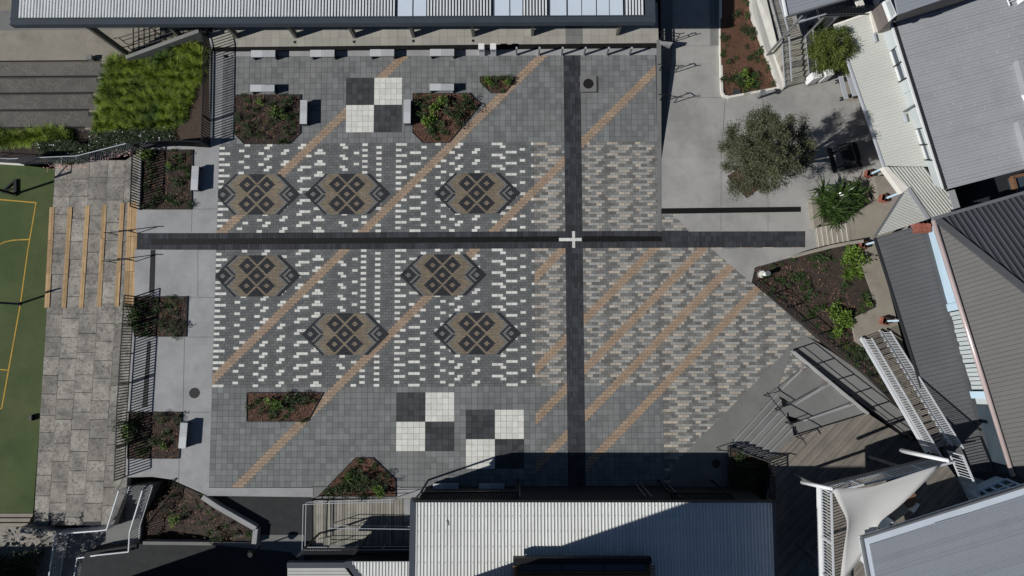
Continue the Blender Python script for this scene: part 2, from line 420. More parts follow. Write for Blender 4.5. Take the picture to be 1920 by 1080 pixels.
# diamond motifs of half-size bricks
def motif_colour(X, Y):
    x, y = abs(X), abs(Y); s_ = x+y
    if s_ > 28.2: return 'paver_ink'
    d = x-y
    if d < 13.2 or s_ < 16:
        if s_ >= 25.8: return 'paver_mid'
        for cx, cy in ((0, 0), (7, 7), (0, 14)):
            q = abs(x-cx)+abs(y-cy)
            if q < 2.0 and cy < 14: return 'paver_sand'
            if q < 6.0: return 'paver_ink'
        return 'paver_sand'
    if d < 14.8: return 'paver_mid'
    if d < 17.2: return 'paver_ink'
    if d < 18.8 and y <= 5.2: return 'paver_mid'
    if abs(x-24)+y < 2.3: return 'paver_mid'
    return 'paver_ink'
for cu, cv in MOTIFS:
    bias = random.uniform(0, .35)
    for Y in range(-14, 15):
        h = 30.5-abs(Y); X = -h
        while X < h-.2:
            e = min(X+2, h)
            lo = max(cu+X/4, 0)
            if cu+e/4 > .05: block(mbs[motif_colour((X+e)/2, Y)], lo, cu+e/4, cv+Y/4-.125, cv+Y/4+.125, bias+random.random()*.65)
            X += 2
# dark cross bands
for r in range(76):
    if 32 <= r < 35: continue
    for u in (61.5, 62.5, 63.5):
        if random.random() < .6: block(mbs['paver_dark'], u, u+.5, r, r+1); block(mbs['paver_dark'], u+.5, u+1, r, r+1)
        else: block(mbs['paver_dark'], u, u+1, r, r+1)
for c in range(-14, 106):
    for r in (32, 33, 34):
        if random.random() < .6: block(mbs['paver_dark'], c, c+.5, r, r+1); block(mbs['paver_dark'], c+.5, c+1, r, r+1)
        else: block(mbs['paver_dark'], c, c+1, r, r+1)
for k, m_ in mbs.items():
    if k != 'paver_black' and m_.F: m_.build('paver_stone' if k != 'tile_grey' else 'paving_tile', k, plaza, kind='stuff')
def variants(name, k, m_, n=14):
    out = []
    for i in range(n):
        b = MB(); u = k[0]/2; block(b, -u, u, -k[1]/2, k[1]/2, (i+.5)/n); me = b.mesh(name); me.materials.append(MATS[m_]); out.append(me)
    return out
TV = variants('paving_tile', (1, 1), 'tile_grey'); WV = variants('white_paver', (1, .5), 'paver_white')
tiles_big.sort(key=lambda q: -q[2]); rest = MB(); n_t = 0
for q in tiles_big:
    if q[1]-q[0] > .98 and n_t < 300 and q[2] < 73.5: inst('paving_tile', random.choice(TV), (*uv((q[0]+q[1])/2, (q[2]+q[3])/2), 0), plaza); n_t += 1
    else: block(rest, *q)
rest.build('paving_tile', 'tile_grey', plaza, kind='stuff')
whites.sort(key=lambda q: -q[2]); rest = MB()
for i, q in enumerate(whites):
    if i < 300: inst('white_paver', random.choice(WV), (*uv((q[0]+q[1])/2, (q[2]+q[3])/2), 0), plaza)
    else: block(rest, *q)
rest.build('white_paver', 'paver_white', plaza, kind='stuff')
BV = variants('board_tile', (1, 1), 'paver_black'); BW = variants('board_tile', (1, 1), 'paver_white')
for bu, bv in BOARDS:
    b = MB(); b.solid([(*uv(bu, bv), -.013), (*uv(bu+10, bv), -.013), (*uv(bu+10, bv+10), -.013), (*uv(bu, bv+10), -.013)], -.1)
    board = struct('checker_inlay', b, 'joint_pale')
    for i in range(10):
        for j in range(10):
            if (bu, bv) == (44, 63) and i < 5 and j >= 99: continue
            wht = (i >= 5) != (j >= 5)
            inst('board_tile', random.choice(BW if wht else BV), (*uv(bu+i+.5, bv+j+.5), 0.0), board)
# white cross in the paving where the bands meet
x0 = at(1048, 449); 
m_ = MB()
for i in range(4): m_.solid([(x0.x+i*T+.005, -33.75*T, .006), (x0.x+(i+1)*T-.005, -33.75*T, .006), (x0.x+(i+1)*T-.005, -33.2*T, .006), (x0.x+i*T+.005, -33.2*T, .006)], -.01, random.random())
cx = at(1075.5, 449).x
for a, b in ((32.0, 33.17), (33.78, 34.95)): m_.solid([(cx-.075, -b*T, .006), (cx+.075, -b*T, .006), (cx+.075, -a*T, .006), (cx-.075, -a*T, .006)], -.01, random.random())
struct('cross_inlay', m_, 'paver_white')

def sheet(name, pts, m_, z=.004, th=.3, holes=None):
    b = MB(); b.solid([(p[0], p[1], z) for p in pts], z-th); return struct(name, b, m_)
def slot(name, label, pts, zt, m_='drain_black', cat='drain', bars=0):
    o = thing(name, label, cat, (pts[0][0], pts[0][1], zt))
    b = MB(); b.solid([(p[0], p[1], zt+.006) for p in pts], zt-.05); b.build('channel', m_, o)
    e = MB()
    for i in range(len(pts)): e.beam((*pts[i][:2], zt+.008), (*pts[(i+1) % len(pts)][:2], zt+.008), .012, .012)
    a, b_, c_, d_ = [Vector((p[0], p[1], zt+.010)) for p in pts]
    n = int((b_-a).length/.12) if (b_-a).length > (d_-a).length else int((d_-a).length/.12)
    for i in range(1, n):
        if (b_-a).length > (d_-a).length: e.beam(lerp(a, b_, i/n), lerp(d_, c_, i/n), .02, .008)
        else: e.beam(lerp(a, d_, i/n), lerp(b_, c_, i/n), .02, .008)
    e.build('grate', m_, o)
    return o
slot('drain_grate', 'long black slot drain running down the middle of the dark cross band', P(0, (285, 449), (1047, 443.5), (1047, 453), (285, 459)), 0)
slot('drain_grate', 'short black slot drain to the right of the white paved cross', P(0, (1093, 443), (1240, 443.5), (1240, 452), (1093, 453.5)), 0)
slot('drain_grate', 'black slot drain let into the pale concrete below the olive tree', P(0, (1240, 391), (1501, 388), (1501, 397), (1240, 401)), 0.004)
slot('drain_grate', 'black strip drain along the edge of the covered walkway floor', P(0, (398, 89), (1230, 81.5), (1230, 90), (398, 97)), 0.004)
# ================================================================ GROUND LEVELS ROUND THE PLAZA
zr = lambda y: max(-.75, -.0042*max(0, 297-y))
zg = lambda x: max(0, min(1, (x-1490)/190))*1.0
sheet('concrete_path', P(0, (262, 268), (393, 277))+[Vector((0, -16*T, 0)), Vector((0, -32*T, 0))]+P(0, (255, 437)), 'concrete')
b = MB(); q = P(0, (253, 468))+[Vector((0, -35*T, 0)), Vector((0, -76.2*T, 0))]+P(0, (386.5, 928), (322, 899), (286, 894), (236, 895), (240, 773), (252, 556))
b.solid([(p.x, p.y, .004) for p in q], -.6)
conc = struct('concrete_path', b, 'concrete')
for a, c in (((371, 468), (371, 556)), ((353, 557), (402, 558)), ((349, 632), (399, 632)), ((346, 632), (343, 773)), ((342, 773), (393, 773)), ((336, 860), (335, 905)), ((360, 392), (410, 392)), ((360, 392), (359, 436))):
    e = MB(); e.beam(at(*a, .0045), at(*c, .0045), .015, .004); e.build('saw_cut', 'joint', conc)
sheet('kerb_strip', P(0, (388, 914.5), (587, 914.5), (587, 932), (388, 929.5)), 'concrete', .012)
sheet('bed_surround', P(0, (585, 912), (750, 912), (750, 934.5), (585, 934.5)), 'concrete_dim', .0)
sheet('kerb_strip', P(0, (745, 914.5), (1365, 914.5), (1365, 934), (745, 934)), 'concrete', .012)
sheet('kerb_strip', P(0, (398, 97), (1231, 90.5), (1231, 103), (440, 106)), 'concrete', .006)
sheet('kerb_strip', P(0, (1231, 75), (1239.5, 75), (1240.5, 434), (1233, 434)), 'concrete_dim', .008)
slot('drain_grate', 'dark strip drain in the pale concrete behind the black picket fence', P(0, (277, 640), (282.5, 640), (276, 763), (267, 763)), .004)
slot('drain_grate', 'short dark strip drain across the pale path below the dark cross band', P(0, (283, 469), (291, 469), (289, 549), (280, 549)), .004)
b = MB(); b.beam(at(399.5, 97, .03), at(396.5, 274, .03), .1, .08); struct('kerb_strip', b, 'concrete')
sheet('ramp_strip', P(0, (392, 60), (420, 60), (419, 97), (415, 272), (393, 277)), 'concrete', .002)
# covered walkway floor of big pale tiles
cf = MB(); A, B = at(398, 89, 0), at(1235, 81, 0); 
fx = (B-A).normalized(); fy = Vector((-fx.y, fx.x, 0)); L_ = (B-A).length
cf.solid([A+Vector((0, 0, -.006)), B+Vector((0, 0, -.006)), B+fy*7.5+Vector((0, 0, -.006)), A+fy*7.5+Vector((0, 0, -.006))], -1.6)
floor = struct('walkway_floor', cf, 'joint')
n = int(L_/.455)
dk0, dk1 = (at(1059, 75)-A).dot(fx), (at(1089, 75)-A).dot(fx)
fv = []
for m_ in ('canopy_floor', 'concrete_dim'):
    row = []
    for i in range(8):
        b = MB(); b.solid([(-.224, -.224, .004), (.224, -.224, .004), (.224, .224, .004), (-.224, .224, .004)], -.02, i/7); me = b.mesh('floor_tile'); me.materials.append(MATS[m_]); row.append(me)
    fv.append(row)
for j in range(5):
    for i in range(n):
        c = A+fx*((i+.5)*L_/n)+fy*(.24+j*.455)
        dark = dk0 < (i+.5)*L_/n < dk1
        o = inst('floor_tile', random.choice(fv[1 if dark else 0]), (c.x, c.y, 0), floor); o.rotation_euler = (0, 0, math.atan2(fx.y, fx.x)); o.scale = (L_/n/.455, 1, 1)
# forecourt and seat terraces at the upper left
sheet('forecourt', P(-1.2, (-140, -90), (400, -90), (330, 70), (255, 113), (215, 114), (-140, 116.5)), 'concrete_warm', -1.2, 1.5)
sheet('concrete_band', P(-1.2, (-140, 20), (245, 20), (245, 55), (-140, 58)), 'concrete_dim', -1.194, .1)
ys = [(116, 113.5), (144.5, 142.5), (176, 173.5), (207.5, 205), (240.5, 238), (256, 250)]
xe = [214, 207, 199, 191, 183]
seat = MB()
for k in range(5):
    z = -1.2-.3*(k+1); ya, yb = ys[k], ys[k+1]
    seat.solid(P(z, (-140, ya[0]), (xe[k], ya[1]), (xe[k]-5, yb[1]), (-140, yb[0])), -3.2, random.random())
terr_up = struct('seat_terrace', seat, 'concrete_seat')
for k in range(5):
    z = -1.2-.3*k; e = MB(); e.beam(at(-140, ys[k][0], z-.01), at(xe[k]-24, ys[k][1]+.2, z-.01), .06, .05); e.build('edge_shade_strip', 'drain_black', terr_up)  # black strip stands in for the shadow line at each riser
    for i in range(2):
        e = MB(); x = xe[k]; y = ys[k][1]
        e.solid(P(z-.1*(i+1), (x-24+10*i, y+.5+i*4), (x, y+.5+i*4), (x, y+5+i*4), (x-24+10*i, y+5+i*4)), -3, .7); e.build('step', 'concrete_warm', terr_up)
    e = MB(); e.solid(P(z-.29, (xe[k]-26, ys[k][1]+1), (xe[k]-13, ys[k][1]+1), (xe[k]-13, ys[k][1]+12), (xe[k]-26, ys[k][1]+12)), -3); e.build('notch_shade', 'wall_dark', terr_up)  # dark block paints the shadow in the notch beside the small steps
cr = MB()
for k in range(5):
    z = -1.2-.3*(k+1)+.004
    for _ in range(46):
        x = random.uniform(-5, xe[k]-40)
        if random.random() < .55: x = random.choice((18, 60, 125, 150))+random.gauss(0, 14)
        t = random.uniform(.1, .9); y = ys[k][0]+(ys[k+1][0]-ys[k][0])*t
        p = at(x, y, z); a = random.uniform(0, 6.28)
        lo = at(0, ys[k+1][0]-2, z).y; hi = at(0, ys[k][0]+2, z).y
        for s_ in range(random.randint(3, 8)):
            a += random.choice((-1, 1))*random.uniform(.5, 1.3); q = p+Vector((math.cos(a), math.sin(a), 0))*random.uniform(.06, .14)
            if not (lo < q.y < hi): break
            d = (q-p).normalized(); nn = Vector((-d.y, d.x, 0))*random.uniform(.006, .013)
            cr.face([p-nn, q-nn, q+nn, p+nn]); p = q
cr.build('filled_crack', 'crack', terr_up, kind='stuff')
# grassed bank soil
def grid_patch(name, corners, m_, n=10, amp=.05):
    b = MB(); V = []
    for j in range(n+1):
        for i in range(n+1):
            u, v = i/n, j/n
            p = lerp(lerp(corners[0], corners[1], u), lerp(corners[3], corners[2], u), v); p.z += random.uniform(-amp, amp); V.append(p)
    b.add(V, [(j*(n+1)+i, (j+1)*(n+1)+i, (j+1)*(n+1)+i+1, j*(n+1)+i+1) for j in range(n) for i in range(n)]); return struct(name, b, m_, True)
bank = [at(206, 112, -1.5), at(392, 66, -.1), at(398, 280, -.1), at(160, 282, -2.5)]
grid_patch('planted_bank', bank, 'mulch')
grid_patch('planted_strip', [at(-140, 250, -2.75), at(200, 248, -2.6), at(200, 300, -2.4), at(-140, 312, -2.8)], 'mulch_dark')
# stepped old concrete terraces down to the court, left
edge_t = [(107, 300), (140, 300), (170, 300), (205, 300), (236, 300), (250, 285)]
lines = [((104, 300), (63, 985)), ((136, 300), (90, 985)), ((169, 300), (121, 985)), ((203, 300), (155, 985)), ((236, 300), (189, 985)), ((250, 290), (212, 985))]
zs = [-2.25, -1.8, -1.35, -.9, -.45, -.06]
tb = MB()
for k in range(6):
    a, b_ = lines[k]; c = lines[k+1] if k < 5 else ((268, 285), (237, 920))
    tb.solid(P(zs[k]-.035, a, c[0], c[1], b_), -3.4, -.3)
terr = struct('stepped_terrace', tb, 'joint')
slab_m = 'concrete_old'
for k in range(6):
    a, b_ = lines[k]; c = lines[k+1] if k < 5 else ((268, 285), (237, 920))
    t = 0.0; off = random.uniform(-.01, .01)
    cuts = [0]
    while cuts[-1] < .985: cuts.append(min(1, cuts[-1]+.0555+random.uniform(-.009, .009)))
    A0, A1 = at(*a, zs[k]), at(*b_, zs[k]); C0, C1 = at(*c[0], zs[k]), at(*c[1], zs[k])
    for i in range(len(cuts)-1):
        g0, g1 = cuts[i]+.0007, cuts[i+1]-.0007
        e = MB(); q = [lerp(A0, A1, g0), lerp(C0, C1, g0), lerp(C0, C1, g1), lerp(A0, A1, g1)]
        dz = random.uniform(-.012, .012)
        for p_ in q: p_.z += dz
        mid = (q[0]+q[3])/2; side = (q[1]-q[0]).normalized()*.012
        q[0] += side; q[3] += side
        e.solid(q, zs[k]-.4, random.random()); e.build('concrete_slab', slab_m, terr)
# timber seat strips on the terrace nosings
tim = [((93, 388), (83, 577), 9.5), ((127, 388), (115, 578), 8.5), ((160, 385), (147.5, 578), 8.5), ((191.5, 384), (181, 576), 8.5), ((225, 381), (214, 575), 8.5), ((239.5, 379), (231.5, 575), 8), ((248, 379), (240, 575), 12)]
for k, (a, b_, wd) in enumerate(tim):
    z = [-2.225, -1.775, -1.325, -.875, -.425, -.03, -.025][k]
    which = ['lowest timber seat along the green court edge', 'second timber seat up from the green court', 'third timber seat up from the green court', 'middle timber seat with four planks rows either side', 'timber seat just below the double top row', 'left plank row of the double timber seat at the top step', 'right plank row of the double timber seat beside the pale path'][k]
    if k == 3: which = 'fourth timber seat up from the green court'
    o = thing('timber_bench', which, 'bench', at(*a, z), 'timber seats on the concrete terraces')
    n = 2
    for i in range(n):
        for s_ in range(3):
            t0, t1 = s_/3+.002, (s_+1)/3-.002
            l0, l1 = (a[0]+wd*i/n+.1, a[1]), (b_[0]+wd*i/n+.1, b_[1]); r0, r1 = (a[0]+wd*(i+1)/n-.15, a[1]), (b_[0]+wd*(i+1)/n-.15, b_[1])
            e = MB(); e.solid([lerp(at(*l0, z), at(*l1, z), t0), lerp(at(*r0, z), at(*r1, z), t0), lerp(at(*r0, z), at(*r1, z), t1), lerp(at(*l0, z), at(*l1, z), t1)], z-.06, random.random()); e.build('plank', 'timber', o)
# sports court with painted lines
sheet('sports_court', P(-2.7, (-200, 306), (44, 310), (110, 318), (62, 962), (-200, 962)), 'turf', -2.7, .6)
def painted(pts, wd, m_, z, name='court_line'):
    b = MB()
    for i in range(len(pts)-1):
        p, q = at(*pts[i], z), at(*pts[i+1], z); d = (q-p).normalized(); nn = Vector((-d.y, d.x, 0))*wd/2; q = q+d*wd*.3
        b.face([p-nn, q-nn, q+nn, p+nn])
    return struct(name, b, m_)
painted([(-60, 369), (67.5, 380)], .07, 'line_yellow', -2.694); painted([(67.5, 380), (52, 470), (38, 571), (3, 766), (-20, 766)], .07, 'line_yellow', -2.692)
painted([(0, 458), (8, 454), (20, 451), (35, 449.5), (56, 449)], .07, 'line_yellow', -2.690); painted([(-20, 691), (14, 694)], .06, 'line_yellow', -2.690)
# right-hand concrete yard, falling to the north
b = MB(); rows = [(-70, 1262), (0, 1262), (118, 1258), (190, 1250), (297, 1241.5)]
for i in range(4):
    (y0, x0_), (y1, x1_) = rows[i], rows[i+1]
    b.face([at(x0_-1, y0, zr(y0)), at(x1_-1, y1, zr(y1)), at(1720, y1, zr(y1)), at(1720, y0, zr(y0))])
yard = struct('concrete_yard', b, 'concrete_right')
sheet('concrete_yard', P(0, (1240.5, 297), (1720, 297), (1720, 372), (1700, 433.5), (1510, 433.5), (1292, 434), (1264, 402), (1240.5, 402)), 'concrete_right', .004)
sheet('concrete_yard', P(0, (1334, 466.5), (1510, 464), (1510, 430), (1560, 430), (1560, 480), (1476, 488), (1416, 506), (1410, 531)), 'concrete_right', .005)
e = MB(); e.beam(at(1262, 86, zr(86)+.004), at(1352, 86, zr(86)+.004), .02, .006); e.build('joint_line', 'concrete_dim', yard)
for x0_, y0_, x1_, y1_ in ((1244, 182, 1352, 183), (1352, 183, 1352, 296), (1420, 183, 1460, 296)):
    e = MB(); e.beam(at(x0_+8, y0_, zr(y0_)+.004), at(x1_, y1_, zr(y1_)+.004), .012, .006); e.build('saw_cut', 'joint', yard)
for x0_, y0_, x1_, y1_ in ((1352, 297, 1352, 432), (1352, 297, 1620, 297), (1440, 297, 1440, 432)):
    e = MB(); e.beam(at(x0_, y0_, .0045), at(x1_, y1_, .0045), .012, .005); e.build('saw_cut', 'joint', yard)
e = MB(); e.solid(P(zr(30), (1262, -60), (1330, -60), (1330, 85), (1262, 85)), -2); 
b = MB(); b.face([at(1328, -60, zr(-60)+.004), at(1348, -60, zr(-60)+.004), at(1350, 85, zr(85)+.004), at(1332, 85, zr(85)+.004)]); struct('concrete_band', b, 'concrete_dim')
b = MB(); b.face([at(1570, 145, zr(145)+.005), at(1585, 189, zr(189)+.005), at(1640, 189, zr(189)+.005), at(1612, 135, zr(135)+.005)]); struct('paved_strip', b, 'concrete_warm')
# long tapering side steps between plaza and yard
o = thing('side_steps', 'long dark tapering steps down the right edge of the paved plaza', 'steps', at(1241, 150, 0))
for k in range(3):
    b = MB(); zk = (-.26, -.47, -.64)[k]
    b.solid([at(1239.5+7.5*k, 85, zk), at(1247+7.5*k, 85, zk), at(1241.3+.5*k, 296, -.012*(k+1)), at(1240.8+.5*k, 296, -.012*(k+1))], -2, .3); b.build('tread', 'concrete_dim', o)
    b = MB(); b.solid([at(1237.5+7.5*k, -70, zk-.05), at(1245+7.5*k, -70, zk-.05), at(1247+7.5*k, 84, zk), at(1239.5+7.5*k, 84, zk)], -2, .3); b.build('tread', 'concrete_dim', o)
b = MB(); b.solid([at(1238, 77, .06), at(1262, 79, .0), at(1258, 85, .0), at(1240, 83, .06)], -1.5); tag(b.build('cheek_wall', 'concrete', None), 'short pale concrete cheek wall crossing the dark side steps', 'wall')
# diagonal concrete apron, seat tiers, broad steps and timber deck lower right
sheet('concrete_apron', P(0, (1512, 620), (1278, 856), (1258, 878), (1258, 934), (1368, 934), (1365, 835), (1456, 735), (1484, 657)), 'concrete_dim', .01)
def steps(o, A0, A1, B0, B1, n, z0, z1, m_, zb=-3, name='tread', nose=None, first=1):
    a0, a1, b0, b1 = at(*A0, z0), at(*A1, z0), at(*B0, z1), at(*B1, z1)
    for i in range(n):
        z = z0+(z1-z0)*(i+first)/n; q = []
        for p0, p1, t in ((a0, b0, i/n), (a1, b1, i/n), (a1, b1, (i+1)/n+.01), (a0, b0, (i+1)/n+.01)):
            p = lerp(p0, p1, t); q.append((p.x, p.y, z))
        b = MB(); b.solid(q, zb, random.random()); b.build(name, m_, o)
        if nose:
            b = MB(); p0, p1 = lerp(q[0], q[3], .0), lerp(q[1], q[2], .0); p2, p3 = lerp(q[1], q[2], .17), lerp(q[0], q[3], .17)
            b.solid([p+Vector((0, 0, .006)) for p in (p0, p1, p2, p3)], z-.05, .5); b.build('nosing_or_lit_edge', nose, o)
o = thing('broad_steps', 'broad grey concrete steps between the diagonal apron and the timber deck', 'steps', at(1430, 800, 0))
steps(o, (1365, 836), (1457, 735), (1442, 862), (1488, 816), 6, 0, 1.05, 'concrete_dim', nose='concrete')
o = thing('seat_tiers', 'triangular concrete seating tiers fanning out beside the deck steps', 'seating', at(1540, 740, 0))
T_ = [([(1448, 735), (1512, 686), (1556, 717), (1490, 758)], .27), ([(1455, 772), (1556, 717), (1602, 758), (1505, 788)], .6), ([(1470, 800), (1602, 757), (1627, 775), (1484, 818)], .85)]
for q, z in T_:
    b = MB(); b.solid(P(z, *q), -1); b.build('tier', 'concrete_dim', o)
b = MB(); b.beam(at(1484, 657, .1), at(1627, 776, 1.05), .1, .3); b.build('edge_wall', 'concrete', o)
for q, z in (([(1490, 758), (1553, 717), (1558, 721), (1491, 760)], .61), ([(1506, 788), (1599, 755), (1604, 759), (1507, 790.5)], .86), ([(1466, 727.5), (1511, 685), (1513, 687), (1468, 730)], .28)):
    b = MB(); b.solid(P(z, *q), z-.2); b.build('nosing_or_lit_edge', 'concrete', o)  # pale strips paint the sunlit riser faces along the tier edges
b = MB(); xs = [1484, 1530, 1590, 1650, 1692]; ysl = [657, 692, 738, 784, 818]; xr = [1508, 1560, 1625, 1690, 1730]; yrr = [628, 660, 706, 768, 806]
for i in range(4):
    b.solid([at(xs[i], ysl[i], zg(xs[i])), at(xr[i], yrr[i], zg(xr[i]-25)), at(xr[i+1], yrr[i+1], zg(xr[i+1]-25)), at(xs[i+1], ysl[i+1], zg(xs[i+1]))], -1)
struct('ramp_path', b, 'concrete_dim')
def boards(name, poly, z, d, pitch, gap, m_, th=.04, parent=None):
    q = [(p.x, p.y) for p in P(z, *poly)]; b = MB()
    for s_ in strips(q, d, pitch, gap): b.solid([(x, y, z+random.uniform(-.002, .002)) for x, y in s_], z-th, random.random())
    if parent is None: return struct(name, b, m_)
    return b.build(name, m_, parent, kind='stuff')
b = MB(); b.solid(P(1.0, (1440, 863), (1489, 817), (1627, 775), (1692, 818), (1780, 850), (1830, 960), (1660, 1160), (1400, 1160), (1447, 880)), -1); struct('deck_base', b, 'wall_dark')
dd = at(1560, 820, 1)-at(1500, 884, 1)
boards('timber_deck', [(1440, 863), (1489, 817), (1627, 775), (1692, 818), (1780, 850), (1830, 960), (1660, 1160), (1400, 1160), (1447, 880)], 1.08, dd, .1, .012, 'deck')
b = MB(); b.solid([at(1655, 790, 1.0), at(1730, 800, 1.0), at(1790, 870, 1.0), at(1740, 890, 1.0), at(1660, 830, 1.0)], 0); 
# entry steps and landing, right
o = thing('entry_steps', 'concrete entry steps with pale nosings beside the strap-leaved clump', 'steps', at(1560, 440, 0))
steps(o, (1527.6, 427), (1533, 467), (1591.5, 418), (1597, 454), 7, 0, .9, 'concrete_warm', nose='cream_paint')
sheet('landing', P(.9, (1591.5, 418), (1597, 454), (1660, 446), (1720, 400), (1700, 330), (1640, 330), (1648, 372), (1600, 402)), 'concrete_warm', .9, 1.2)
sheet('side_path', P(.92, (1606, 466), (1640, 440), (1760, 900), (1715, 790), (1640, 668), (1604, 640), (1598, 597), (1643, 576)), 'concrete_warm', .92, 1.2)
b = MB(); q = [(1485, 482), (1520, 472.5), (1550, 465), (1580, 459), (1613, 454)]
for i in range(4): b.beam(at(*q[i], .25+.15*i), at(*q[i+1], .25+.15*(i+1)), .16, 1.0)
tag(b.build('garden_wall', 'concrete_warm'), 'low curved concrete wall between the entry steps and the mulched garden', 'wall')
b = MB(); b.solid(P(.45, (1521, 373), (1535, 365), (1541, 418), (1528, 428)), -.2); b.solid(P(.42, (1535, 368), (1628, 358), (1640, 395), (1592, 417), (1541, 421)), -.2)
tag(b.build('planter_wall', 'concrete_warm'), 'raised concrete planter holding the strap-leaved clump by the entry steps', 'planter')
# lower ground at the bottom left
sheet('asphalt_yard', P(-.45, (378, 924), (585, 932), (585, 1200), (120, 1200), (160, 1036), (262, 1020), (480, 1018)), 'asphalt', -.45, 3.5)
sheet('concrete_band', P(-.44, (440, 1003), (570, 1003), (570, 1060), (545, 1035), (400, 1022), (482, 1018)), 'concrete_dim', -.442, .1)
sheet('lower_path', P(-2.75, (-120, 985), (120, 990), (150, 1200), (-120, 1200)), 'concrete_old', -2.75, .8)
sheet('lower_path', P(-1.95, (110, 995), (172, 990), (168, 1100), (95, 1100)), 'concrete_dim', -1.95, 1.5)
o = thing('corner_steps', 'shaded concrete steps below the bottom corner of the green court', 'steps', at(30, 975, -2.7))
for i in range(3):
    b = MB(); b.solid(P(-2.7+.02-.0*i, (-100, 963+9*i), (62-5*i, 963+9*i), (60-5*i, 969.5+9*i), (-100, 969.5+9*i)), -3.2); b.build('tread', 'concrete_warm', o)
b = MB(); b.beam(at(52, 989, -2.3), at(118, 997, -1.9), .3, .9); tag(b.build('retaining_wall', 'concrete_old'), 'rough weathered concrete retaining wall at the foot of the old terraces', 'wall')

# ================================================================ FENCES AND RAILS
def fence(name, label, cat, pts, h, m_, post=1.6, pick=.14, rails=(.1, 1.0), pr=.045, ps=.055, gap_top=.0, group=None, top_m=None, rail_w=.04):
    o = thing(name, label, cat, pts[0], group)
    pm = None
    if pick:
        b = MB(); hh = (rails[-1]-rails[0])*h; b.solid([(-pr/2, -pr/2, hh), (pr/2, -pr/2, hh), (pr/2, pr/2, hh), (-pr/2, pr/2, hh)], 0, .5); pm = b.mesh('picket'); pm.materials.append(MATS[m_])
    b = MB(); b.solid([(-ps/2, -ps/2, h), (ps/2, -ps/2, h), (ps/2, ps/2, h), (-ps/2, ps/2, h)], 0, .5); pom = b.mesh('post'); pom.materials.append(MATS[m_])
    for i in range(len(pts)-1):
        a, c = Vector(pts[i]), Vector(pts[i+1]); d = c-a; L = Vector((d.x, d.y)).length; rz = math.atan2(d.y, d.x)
        k = max(1, round(L/post))
        for j in range(k+(1 if i == len(pts)-2 else 0)): inst('post', pom, lerp(a, c, j/k), o, rz)
        for r in rails:
            e = MB(); top = r == rails[-1]
            e.beam(a+Vector((0, 0, r*h)), c+Vector((0, 0, r*h)), rail_w if not top else rail_w*1.3, rail_w*.8); e.build('rail', (top_m or m_) if top else m_, o)
        if pm:
            k = max(1, int(L/pick))
            for j in range(1, k): inst('picket', pm, lerp(a, c, j/k)+Vector((0, 0, rails[0]*h)), o, rz)
    return o
fence('picket_fence', 'black picket fence at the head of the ramp beside the green tussock bank', 'fence', [at(390, 62, 0), at(398, 97, 0), at(396.5, 180, 0), at(394, 274, 0)], .95, 'black_metal', post=1.7)
fence('picket_fence', 'black picket fence in front of the white-flowered hedge, below the tussock bank', 'fence', [at(393, 276, 0), at(330, 274, 0), at(270, 279, 0)], 1.0, 'black_metal')
fence('picket_fence', 'black picket fence behind the mulched bed above the timber seats', 'fence', [at(268, 282, 0), at(264, 393, 0)], .95, 'black_metal')
fence('picket_fence', 'longest black picket fence, along the old concrete terraces below the timber seats', 'fence', [at(254, 556, 0), at(247, 663, 0), at(240, 773, 0), at(236, 893, 0)], .98, 'black_metal')
fence('post_and_rail_fence', 'black post and rail fence along the diagonal edge of the mulched garden', 'fence', [at(1410, 530, .02), at(1500, 603, .1), at(1560, 650, .3), at(1625, 704, .6), at(1718, 802, 1.0)], .95, 'black_metal', post=1.1, pick=0, rails=(.08, .5, 1.0), ps=.05, rail_w=.03)
fence('post_and_rail_fence', 'black post and rail fence between the sloping path and the seating tiers', 'fence', [at(1484, 657, .05), at(1560, 715, .37), at(1625, 766, .72), at(1692, 818, 1.03)], .95, 'black_metal', post=1.1, pick=0, rails=(.08, .5, 1.0), ps=.05, rail_w=.03)
# chain link fence by the court
def chain(name, label, pts, h):
    o = thing(name, label, 'fence', pts[0])
    for i in range(len(pts)-1):
        a, c = Vector(pts[i]), Vector(pts[i+1]); L = (c-a).length; k = max(1, round(L/2.2))
        for j in range(k+1):
            p = lerp(a, c, j/k); e = MB(); e.tube([p, p+Vector((0, 0, h))], .025, 6); e.build('post', 'galv', o)
        e = MB(); e.tube([a+Vector((0, 0, h)), c+Vector((0, 0, h))], .02, 6); e.build('rail', 'galv', o)
        wv = MB(); st_ = .17; n = int(L/st_); up = h
        for j in range(-int(up/st_), n):
            for s_ in (1, -1):
                t0, t1 = j*st_, j*st_+up; z0_, z1_ = 0, up
                if t0 < 0: z0_ = -t0; t0 = 0
                if t1 > L: z1_ = up-(t1-L); t1 = L
                if s_ < 0: p, q = lerp(a, c, 1-t0/L), lerp(a, c, 1-t1/L)
                else: p, q = lerp(a, c, t0/L), lerp(a, c, t1/L)
                wv.beam(p+Vector((0, 0, z0_)), q+Vector((0, 0, z1_)), .004, .004)
        wv.build('wire_mesh', 'galv', o, kind='stuff')
chain('chain_link_fence', 'galvanised chain link fence between the hedge and the old terraces', [at(46, 309, -2.7), at(172, 304, -1.4), at(262, 282, -.1)], 1.25)
chain('chain_link_fence', 'galvanised chain link fence behind the top edge of the green court', [at(-90, 300, -2.7), at(46, 308.5, -2.7)], 1.25)
b = MB(); b.beam(at(-60, 303, -2.62), at(46, 309, -2.62), .1, .1); tag(b.build('kerb', 'cream_paint'), 'white painted kerb along the top edge of the green court', 'kerb')
